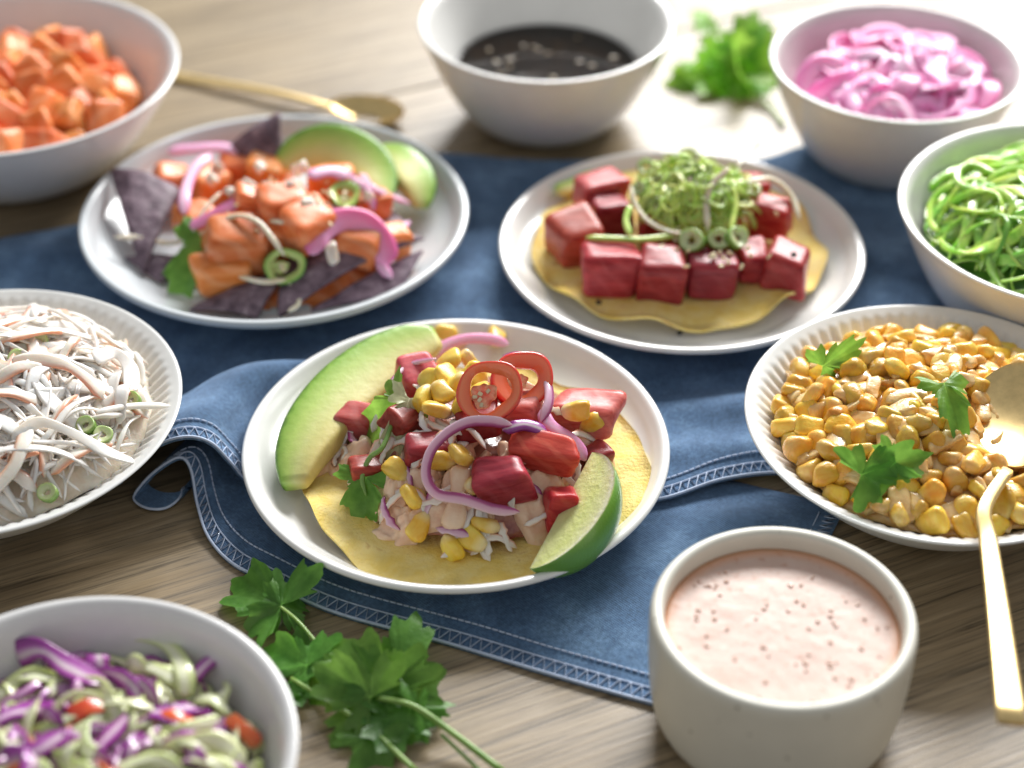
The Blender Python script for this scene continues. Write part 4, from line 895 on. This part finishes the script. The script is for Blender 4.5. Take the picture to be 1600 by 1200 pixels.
avocado([at(438, 255, 3.0), at(475, 236, 3.3), at(520, 232, 3.5), at(562, 248, 3.4), at(590, 275, 3.1), at(600, 312, 2.7)], 2.6, 1.0, (.25, -.75, .7), 'front avocado slice with orange tinged flesh on the grey plate', group='avocado slices on the grey plate')
avocado([at(590, 235, 2.7), at(625, 255, 2.8), at(650, 285, 2.6), at(660, 322, 2.1)], 2.2, 1.0, (.35, -.7, .7), 'rear avocado slice nearest the right rim of the grey plate', group='avocado slices on the grey plate')

# ================================================================== heaped bowls
def heap(c, r, zedge, zpeak): return lambda x, y: zedge+(zpeak-zedge)*max(0, 1-((x-c[0])**2+(y-c[1])**2)/(r*r))
# salmon bowl
cb = (-26.6, 20.04); hb = heap(cb, 6.4, 2.9, 4.0); rs = random.Random(5)
V, F = mound(lambda x, y: hb(x, y)-.5, cb[0], cb[1], 6.9, 1.2, .2, 3, rf=rin(9.11, 5.5, 4.6, .42, .62, .55)); tag(ob('salmon_base', V, F, M_salmon), 'lower layer of diced salmon in the wide pale bowl', 'salmon', None, 'stuff')
SAL = [mesh('salmon_cube', *chunk((2.1, 1.8, 1.6), .36, .16, 200+k, 7, .09), M_salmon) for k in range(7)]
for k, (x, y) in enumerate(scatter(cb[0], cb[1], 5.95, 62, 1.25, 8)):
    if x < -36: continue
    tag(place('salmon_cube', SAL[k % 7], (x, y, hb(x, y)+rs.uniform(0, .7)), random_rot(rs), rs.uniform(.85, 1.1)), 'orange salmon cube heaped in the wide pale bowl at the back', 'salmon', 'salmon cubes in the wide pale bowl')
# corn bowl
cc = (17.67, -7.32); hc = heap(cc, 7.1, 3.0, 4.9)
SC = at(1592, 650, 5.2)
def hcl(x, y): return hc(x, y)-1.2*math.exp(-((x-SC[0])**2+(y-SC[1])**2*.6)/3.2)+.35*mnoise.noise(Vector((x*.45, y*.45, 2.2)))
V, F = mound(lambda x, y: hcl(x, y)-.12, cc[0], cc[1], 6.9, 1.4, .12, 6, rf=lambda z: rin(8, 3.6, 4.2, .40, .78, .5)(z-.4)); tag(ob('corn_dressing', V, F, M_cornsauce), 'creamy orange dressing between the corn kernels in the fluted bowl', 'dressing', None, 'stuff')
rs = random.Random(12); s_c = at(1592, 650, 5.2)
for k, (x, y) in enumerate(scatter(cc[0], cc[1], 6.35, 330, .72, 21)):
    if (x-s_c[0])**2/3.2+(y-s_c[1])**2/6 < 1: continue
    n_ = Vector(normal_of(hcl, x, y)); q = n_.to_track_quat('Z', 'Y').to_matrix() @ random_rot(rs)
    tag(place('corn_kernel', KERNC[k % 8], (x, y, hcl(x, y)+rs.uniform(-.15, .40)), q, (rs.uniform(.9, 1.4), rs.uniform(.8, 1.3), rs.uniform(1.0, 1.5))), 'creamy yellow corn kernel heaped in the fluted bowl', 'corn kernel', 'corn kernels in the fluted bowl')
Vs, Fs, b = [], [], 0
for k, (x, y) in enumerate(scatter(cc[0], cc[1], 6.3, 150, .5, 33)):
    V, F = chunk((rs.uniform(.5, 1.5), rs.uniform(.4, 1.1), rs.uniform(.3, .6)), .6, .35, k, 6, .3); V = V@np.array(Vector(normal_of(hcl, x, y)).to_track_quat('Z', 'Y').to_matrix() @ Matrix.Rotation(k, 3, 'Z')).T+np.array([x, y, hcl(x, y)+rs.uniform(.0, .30)])
    Vs.append(V); Fs += [tuple(b+i for i in f) for f in F]; b += len(V)
tag(ob('dressing_clumps', np.vstack(Vs), Fs, M_cornsauce), 'clumps of creamy orange dressing clinging between the corn kernels', 'dressing', None, 'stuff')
def cl_leaf(pb, pt, w, kind, lab, l0=1.0, l1=1.2, nrm=(0, -.5, .85)): return cast_leaf(pb, pt, hcl, l0, l1, w, M_leaf, kind, name='cilantro_leaf', label=lab, cat='herb leaf', nrm=nrm)
cl_leaf((1285, 572), (1352, 530), 1.4, 3, 'folded cilantro leaf at the back left of the corn', .8, 1.5, (.1, -.8, .6))
cl_leaf((1475, 598), (1512, 668), 1.8, 1, 'cilantro leaf in the middle of the corn near the spoon', 1.5, 1.3, (.2, -.5, .8))
cl_leaf((1345, 742), (1458, 708), 1.9, 0, 'largest cilantro leaf at the front of the corn', 1.5, 1.7, (0, -.7, .7))
cl_leaf((1400, 722), (1345, 762), 1.4, 2, 'darker cilantro leaf tucked beneath the largest one', 1.3, 1.1, (0, -.6, .8))
# spoons
def spoon(pts, bowl_c, bowl_dir, bowl_up, bl, bw, label, hw=(.55, .95), flat=.22):
    t_ = empty('spoon', pts[-1]); P = smooth_path(pts, 30); n = len(P)
    ws = [hw[0]+(hw[1]-hw[0])*(i/(n-1))**1.2 for i in range(n)]
    V, F, _ = sweep(P, ws, flat, (0, -.2, 1), 12, 0, 3.2); ob('handle', V, F, M_gold, t_)
    B = frame(bowl_dir, bowl_up); V = []; nr, na = 10, 40
    for side in (0, 1):
        for k in range(nr+1):
            f = k/nr
            for i in range(na):
                a = 2*math.pi*i/na; y = math.sin(a)*bl*.5*f; x = math.cos(a)*bw*.5*f*(1+.14*math.sin(a)); z = -.75*(1-f**2.0)-(.11 if side else 0)
                V.append(B@np.array([x, y, z])+bowl_c)
    N = (nr+1)*na; F = grid_faces(nr+1, na); F += [tuple(N+q for q in f)[::-1] for f in grid_faces(nr+1, na)]
    e = nr*na; F += [(e+i, N+e+i, N+e+(i+1) % na, e+(i+1) % na) for i in range(na)]
    ob('spoon_bowl', np.array(V), F, M_gold, t_)
    return tag(t_, label, 'spoon')
s0, s1, s2 = at(1574, 735, 4.9), at(1538, 795, 4.75), at(1581, 1130, 5.2)
spoon([s0, s1, at(1545, 850, 4.55), at(1560, 960, 4.7), s2], at(1592, 645, 5.05), at(1582, 555, 5.7)-at(1590, 735, 4.5), (-.45, -.35, .82), 5.6, 4.0, 'brushed gold serving spoon resting in the bowl of creamy corn', (.5, 1.02), .26)
spoon([(-9.9, 24.9, .35), (-11.5, 25.5, .5), (-14, 26.6, .5), (-19.5, 28.85, .25), (-22, 29.8, .2)], np.array([-8.1, 24.35, .65]), (1, -.32, .0), (-.25, -.1, 1), 4.4, 2.4, 'gold spoon lying on the bare table behind the grey plate', (.35, .85), .2)
# pickled onion bowl
co = (20.1, 19.98); ho = heap(co, 5.8, 3.9, 5.2); rs = random.Random(19)
V, F = mound(lambda x, y: ho(x, y)-.55, co[0], co[1], 5.6, 2., .2, 9, rf=rin(6.62, 6, 3.1, .38, .52, .55)); tag(ob('onion_base', V, F, M_onionhot, attrs={'c': [.1]*len(V)}), 'lower layer of pickled onion in the white bowl', 'onion', None, 'stuff')
ins = lambda x, y: (x-co[0])**2+(y-co[1])**2 < 5.45**2
cnt = 0
for k in range(400):
    if cnt >= 72: break
    a, q = rs.uniform(0, 6.28), 4.9*math.sqrt(rs.random())
    P = strand_path(ho, co[0]+q*math.cos(a), co[1]+q*math.sin(a), rs.uniform(0, 6.28), rs.uniform(2.6, 5.5), rs.choice([-1, 1])*rs.uniform(.35, 1.0), rs.uniform(0, .55), rs.uniform(0, .8), ins, rs, 15, .1)
    if P is None: continue
    V, F, A = sweep(P, rs.uniform(.6, 1.5), .14, (rs.uniform(-.8, .8), rs.uniform(-.9, .2), .8), 8, .14, 2.8, rs.uniform(-.8, .8))
    tag(ob('onion_slice', V, F, rs.choice([M_onion, M_onionhot, M_onionhot]), None, True, A), 'pink pickled onion slice heaped in the white bowl at the back right', 'onion', 'pickled onion slices in the bowl'); cnt += 1
# green noodle bowl
cg = (26.17, 5.7); hg = heap(cg, 7.4, 4.0, 6.6); rs = random.Random(23)
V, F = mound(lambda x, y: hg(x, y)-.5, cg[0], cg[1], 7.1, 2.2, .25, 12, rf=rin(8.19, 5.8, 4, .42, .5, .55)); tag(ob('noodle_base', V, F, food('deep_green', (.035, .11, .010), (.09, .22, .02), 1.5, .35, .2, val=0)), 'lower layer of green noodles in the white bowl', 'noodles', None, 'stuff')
ing = lambda x, y: (x-cg[0])**2+(y-cg[1])**2 < 7.05**2; cnt = 0
for k in range(900):
    if cnt >= 230: break
    a, q = rs.uniform(0, 6.28), 6.8*math.sqrt(rs.random()); x, y = cg[0]+q*math.cos(a), cg[1]+q*math.sin(a)
    if x > 28: continue
    P = strand_path(hg, x, y, rs.uniform(.2, 1.4) if rs.random() < .6 else rs.uniform(0, 6.28), rs.uniform(3, 7.5), rs.choice([-1, 1])*rs.uniform(.05, .8), rs.uniform(-.1, .5), rs.uniform(0, .7), ing, rs, 18, .25)
    if P is None: continue
    V, F, A = sweep(P, rs.choice([rs.uniform(.12, .24), rs.uniform(.2, .36), rs.uniform(.36, .7)]), .11, (rs.uniform(-.6, .6), -.3, 1), 8, .06, 3., rs.uniform(-2.5, 2.5), .12, k)
    tag(ob('cucumber_noodle', V, F, M_weed2, None, True, A), 'bright green vegetable noodle heaped in the white bowl at the right edge', 'noodle', 'green noodles in the bowl'); cnt += 1
strip('cucumber_loop', M_weed2, [(1555, 272, .2), (1520, 258, .5), (1496, 272, .5), (1506, 292, .3), (1545, 300, .2)], hg, .45, .35, .5, 'loose green loop curling up at the left of the noodle heap', 'noodle')
# slaw bowl
cs = (-22.31, -6.55); hs = heap(cs, 7.6, 3.25, 5.4); rs = random.Random(29)
def hsl(x, y): return hs(x, y)+.35*mnoise.noise(Vector((x*.5, y*.5, 7)))
V, F = mound(lambda x, y: hsl(x, y)-.25, cs[0], cs[1], 7.2, 1.6, .25, 15, rf=lambda z: rin(8.45, 3.6, 4.4, .40, .78, .5)(z-.4)); tag(ob('slaw_base', V, F, M_slawbase), 'creamy dressing between the pale slaw shreds', 'dressing', None, 'stuff')
isl = lambda x, y: (x-cs[0])**2+(y-cs[1])**2 < 7.3**2; cnt = 0
for k in range(1500):
    if cnt >= 290: break
    a, q = rs.uniform(0, 6.28), 7.0*math.sqrt(rs.random()); x, y = cs[0]+q*math.cos(a), cs[1]+q*math.sin(a)
    if x < -27.5: continue
    P = strand_path(hsl, x, y, rs.uniform(0, 6.28), rs.uniform(1.8, 5.0), rs.choice([-1, 1])*rs.uniform(.0, .4), rs.uniform(-.05, .55), rs.uniform(0, .55), isl, rs, 14, .2)
    if P is None: continue
    crab = rs.random() < .28; wd = rs.uniform(.3, .65) if crab else rs.choice([rs.uniform(.14, .26), rs.uniform(.16, .34), rs.uniform(.3, .75)])
    ww = [wd*(1+.35*mnoise.noise(Vector((i*.3, k, 0)))) for i in range(len(P))]
    V, F, A = sweep(P, ww, .09 if not crab else .2, (rs.uniform(-.5, .5), rs.uniform(-.7, .3), .9), 8, .05, 3.4, rs.uniform(-1.6, 1.6), .1, k)
    tag(ob('crab_shred' if crab else 'slaw_shred', V, F, M_crab if crab else M_slaw, None, True, A), 'shredded crab stick with an orange edge in the creamy slaw' if crab else 'creamy white cabbage shred in the fluted slaw bowl', 'crab stick' if crab else 'cabbage', 'crab shreds in the slaw' if crab else 'cabbage shreds in the slaw'); cnt += 1
def fine_mass(name, h, c, R_, inside, n, seed, mats, label, cat, xmin=-99, xmax=99, wr=(.1, .24), lr=(1.4, 4)):
    rs = random.Random(seed); Vs, Fs, C, b = [], [], [], 0
    for k in range(n):
        a, q = rs.uniform(0, 6.28), R_*math.sqrt(rs.random()); x, y = c[0]+q*math.cos(a), c[1]+q*math.sin(a)
        if not xmin < x < xmax: continue
        P = strand_path(h, x, y, rs.uniform(0, 6.28), rs.uniform(*lr), rs.choice([-1, 1])*rs.uniform(0, .6), rs.uniform(-.12, .30), rs.uniform(0, .35), inside, rs, 11, .4)
        if P is None: continue
        V, F, A = sweep(P, rs.uniform(*wr), .08, (rs.uniform(-.5, .5), rs.uniform(-.6, .3), .9), 6, .05, 3, rs.uniform(-1.5, 1.5))
        Vs.append(V); Fs += [tuple(b+i for i in f) for f in F]; C += list(A['c']); b += len(V)
    return tag(ob(name, np.vstack(Vs), Fs, mats, None, True, {'c': C}), label, cat, None, 'stuff')
fine_mass('fine_slaw', hsl, cs, 7.1, isl, 520, 71, M_slaw, 'fine white threads of cabbage filling the slaw between the larger shreds', 'cabbage', -28)
fine_mass('fine_crab', hsl, cs, 7.0, isl, 130, 72, M_crab, 'fine orange threads of crab stick through the slaw', 'crab stick', -28)
for i, (px, py, lab) in enumerate([(28, 560, 'green scallion slice at the left of the slaw'), (135, 665, 'green scallion slice in the middle of the slaw'), (160, 680, 'scallion slice right of the middle of the slaw'), (75, 770, 'scallion slice at the front of the slaw'), (205, 625, 'scallion slice near the right edge of the slaw'), (60, 535, 'scallion slice at the back of the slaw')]):
    scallion(px, py, hsl, .55, .42, (random.Random(i).uniform(-.3, .3), -.4, .8), i+10, lab, 'scallion slices in the slaw', .3)
strip('slaw_shred', M_slaw, [(150, 645, .3), (200, 635, .4), (266, 634, .1)], hsl, .32, .2, .5, 'long pale shred poking out towards the right rim of the slaw bowl', 'cabbage')
strip('slaw_shred', M_slaw, [(20, 690), (60, 660, .4), (110, 675, .4), (165, 705, .2), (212, 722)], hsl, .5, .09, .6, 'broad white cabbage ribbon across the front of the slaw', 'cabbage', taper=.03, p=4, wob=.25, twist=1.2)
strip('slaw_shred', M_slaw, [(145, 560, .2), (180, 552, .5), (203, 575, .5), (205, 612, .2)], hsl, .6, .09, .55, 'white cabbage ribbon bending over at the right of the slaw', 'cabbage', taper=.03, p=4, wob=.2, twist=.8)
# cabbage salad bowl
ck = (-14.48, -27.06); hk = heap(ck, 6.4, 3.4, 4.1); rs = random.Random(37)
def hkl(x, y): return hk(x, y)+.4*mnoise.noise(Vector((x*.5, y*.5, 17)))
V, F = mound(lambda x, y: hkl(x, y)-.6, ck[0], ck[1], 6.1, 1.8, .3, 19, rf=rin(7.44, 5.5, 3.6, .4, .52, .55)); tag(ob('salad_base', V, F, food('salad_shade', (.10, .10, .03), (.30, .26, .10), 1.2, .4, .1, val=0)), 'lower layer of chopped cabbage salad in the lilac white bowl', 'salad', None, 'stuff')  # base coloured dark to paint the shade between the shreds
ik = lambda x, y: (x-ck[0])**2+(y-ck[1])**2 < 6.15**2; cnt = 0
for k in range(1500):
    if cnt >= 270: break
    a, q = rs.uniform(-.4, 3.4), 5.9*math.sqrt(rs.random()); x, y = ck[0]+q*math.cos(a), ck[1]+q*math.sin(a)
    if x < -20.5 : continue
    kind = rs.random(); L = rs.uniform(.9, 2.9)
    if kind >= .92: L = rs.uniform(1.5, 2.4)
    P = strand_path(hkl, x, y, rs.uniform(0, 6.28), L, rs.choice([-1, 1])*rs.uniform(.0, .8), rs.uniform(-.1, .55), rs.uniform(0, .6), ik, rs, 13, .3)
    if P is None: continue
    if kind < .45: mt, nm, lab, cat, gr, wd, th = M_purplecab, 'red_cabbage_shred', 'purple edged red cabbage shred in the lilac white bowl', 'cabbage', 'red cabbage shreds in the front bowl', rs.uniform(.25, .85), .13
    elif kind < .92: mt, nm, lab, cat, gr, wd, th = M_greencab, 'green_cabbage_shred', 'pale green cabbage shred in the lilac white bowl', 'cabbage', 'green cabbage shreds in the front bowl', rs.uniform(.22, .8), .12
    else: mt, nm, lab, cat, gr, wd, th = M_pepper, 'red_pepper_piece', 'red pepper strip among the cabbage in the lilac white bowl', 'pepper', 'red pepper strips in the front bowl', rs.uniform(.45, .7), .18
    ww = [wd*(1+.4*mnoise.noise(Vector((i*.3, k, 3)))) for i in range(len(P))]
    V, F, A = sweep(P, ww, th*.7, (rs.uniform(-.7, .7), rs.uniform(-.9, .3), .8), 8, .05, 3.2, rs.uniform(-1.6, 1.6), .1, k)
    tag(ob(nm, V, F, mt, None, True, A), lab, cat, gr); cnt += 1
fine_mass('fine_red_cabbage', hkl, ck, 6.0, ik, 200, 73, M_purplecab, 'fine purple cabbage threads through the front salad', 'cabbage', -20.5)
fine_mass('fine_green_cabbage', hkl, ck, 6.0, ik, 200, 74, M_greencab, 'fine pale green cabbage threads through the front salad', 'cabbage', -20.5)
strip('red_cabbage_shred', M_purplecab, [(25, 1022), (65, 1015, .3), (105, 1040, .2), (160, 1070, .1)], hkl, .85, .12, .8, 'thick purple cabbage ribbon at the back left of the salad', 'cabbage', taper=.03, p=4, wob=.25, twist=1.4)
strip('green_cabbage_shred', M_greencab, [(160, 1000), (215, 990, .3), (265, 1010, .4), (288, 1050, .3), (290, 1088)], hkl, .6, .15, .7, 'pale green cabbage arc at the back of the salad', 'cabbage', taper=.03, p=4, wob=.2, twist=.8)
strip('red_cabbage_shred', M_purplecab, [(10, 1190), (60, 1170, .1), (110, 1140, .1)], hkl, .85, .12, .7, 'bright purple cabbage ribbon at the lower left corner of the salad', 'cabbage', taper=.03, p=4, wob=.25, twist=1.2)
strip('red_cabbage_shred', M_purplecab, [(300, 1062), (318, 1042, .2), (334, 1030, .2)], hkl, .55, .25, .7, 'purple cabbage tip standing at the right of the salad', 'cabbage')
strip('red_pepper_piece', M_pepper, [(105, 1122), (135, 1105, .1), (165, 1098)], hkl, .7, .14, .6, 'orange red pepper piece in the middle of the salad', 'pepper', taper=.02, p=5, n=12)
strip('red_pepper_piece', M_pepper, [(355, 1120), (380, 1140, .1), (405, 1165)], hkl, .55, .14, .6, 'red pepper piece at the right edge of the salad', 'pepper', taper=.02, p=5, n=12)

# ================================================================== loose herbs on the table
def sprig(base, stems, leaves, mat, label, group):
    t_ = empty('cilantro_sprig', base)
    for P, r0, r1 in stems:
        Q = smooth_path(P, 22); V, F, _ = sweep(Q, [r0+(r1-r0)*i/21 for i in range(22)], [r0+(r1-r0)*i/21 for i in range(22)], (0, -.2, 1), 8, 0, 2); ob('stem', V, F, M_stem, t_)
    for (b, t, wd, k, nr) in leaves: leaf_at(b, t, wd, mat, k, t_, nr)
    return tag(t_, label, 'herb', group)
gC = 'cilantro sprigs lying on the front of the table'
sprig(at(600, 1095, .3), [([at(590, 1090, 1.0), at(645, 1103, 1.1), at(700, 1140, .7), at(785, 1205, .2)], .20, .27), ([at(690, 1148, .6), at(740, 1195, .2), at(760, 1215, .2)], .14, .17)],
      [(at(590, 1088, 1.0), at(520, 985, 2.0), 3.5, 0, (-.1, -.5, .9)), (at(600, 1085, 1.0), at(700, 1055, 1.4), 2.8, 2, (.1, -.6, .8)), (at(585, 1075, .9), at(450, 1062, .9), 2.8, 1, (-.2, -.5, .9)), (at(640, 1105, .8), at(640, 1165, .4), 2.6, 3, (0, -.4, .9)), (at(610, 1100, .7), at(560, 1128, .3), 2.2, 1, (0, -.4, .9)), (at(590, 1085, 1.2), at(590, 1000, 2.2), 2.2, 3, (.2, -.6, .8)), (at(580, 1090, 1.2), at(490, 1030, 1.9), 2.2, 2, (-.3, -.5, .9)), (at(650, 1110, .9), at(700, 1095, .7), 1.9, 1, (.2, -.5, .9)), (at(620, 1120, .6), at(585, 1180, .3), 2.2, 4, (0, -.5, .9))],
      M_leaf, 'large cilantro sprig with broad leaves between the salad bowl and the ramekin', gC)
sprig(at(620, 1060, .3), [([at(600, 1075, .4), at(622, 1045, .7), at(632, 1020, 1.0)], .14, .12)],
      [(at(625, 1048, .6), at(645, 950, 2.2), 2.5, 3, (.1, -.6, .8)), (at(620, 1050, .5), at(598, 1010, .9), 1.7, 1, (-.1, -.5, .9))],
      M_leaf, 'upright cilantro leaf cluster rising beside the denim hem', gC)
sprig(at(480, 1000, .2), [([at(435, 945, .8), at(465, 970, .9), at(492, 1002, .8), at(520, 1040, .5)], .12, .16)],
      [(at(440, 945, .9), at(358, 888, .7), 2.6, 2, (0, -.5, .9)), (at(440, 945, .9), at(385, 985, .5), 2.0, 1, (0, -.5, .9)), (at(445, 948, .8), at(480, 925, .6), 1.6, 3, (0, -.5, .9))],
      M_leaf, 'cilantro sprig with its leaf touching the denim hem behind the salad bowl', gC)
sprig(at(500, 1090, .2), [([at(455, 1060, .6), at(520, 1100, .7), at(580, 1140, .5), at(650, 1205, .2)], .15, .22)],
      [(at(480, 1040, .8), at(395, 1000, .6), 2.3, 0, (0, -.4, .9)), (at(490, 1050, .6), at(430, 985, .4), 2.2, 2, (0, -.4, .9)), (at(455, 1065, .5), at(470, 1110, .3), 1.6, 4, (0, -.4, .9)), (at(580, 1150, .5), at(590, 1215, .2), 2.4, 1, (0, -.4, .9)), (at(560, 1130, .5), at(600, 1180, .2), 2.0, 3, (0, -.4, .9))],
      M_leaf, 'lower cilantro sprig pressed against the lilac white bowl', gC)
rs = random.Random(3); b0 = at(1140, 110, .8); lv = []; st = []
for (px, py, z, L, k) in [(1075, 122, .5, 2.6, 0), (1110, 112, 1.0, 3.0, 2), (1125, 85, 1.8, 2.8, 1), (1168, 48, 3.0, 3.0, 3), (1185, 105, 1.5, 3.0, 0), (1150, 100, 2.0, 2.8, 4), (1190, 70, 2.2, 2.4, 2), (1105, 40, 2.2, 1.6, 1), (1095, 20, 2.4, 1.5, 3), (1060, 130, .4, 1.8, 1), (1170, 125, .6, 2.8, 0), (1130, 122, .6, 2.8, 2), (1150, 75, 2.4, 2.2, 0), (1198, 130, .5, 2.4, 1)]:
    tip = at(px, py, z); d = tip-b0+np.array([rs.uniform(-1, 1), rs.uniform(-1, 1), .2]); d /= np.linalg.norm(d)+1e-6
    lv.append((tip-d*L*.5, tip+d*L*.5, L*1.05, k, (rs.uniform(-.4, .4), -.5, .8))); st.append(([b0, (b0+tip)/2+np.array([0, 0, .3]), tip-d*L*.5], .16, .1))
st.append(([b0, at(1200, 165, .3), at(1225, 195, .25)], .2, .24))
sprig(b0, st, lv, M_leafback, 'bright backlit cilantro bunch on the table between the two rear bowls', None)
for o in bpy.data.objects:
    if '_o' in o: del o['_o']
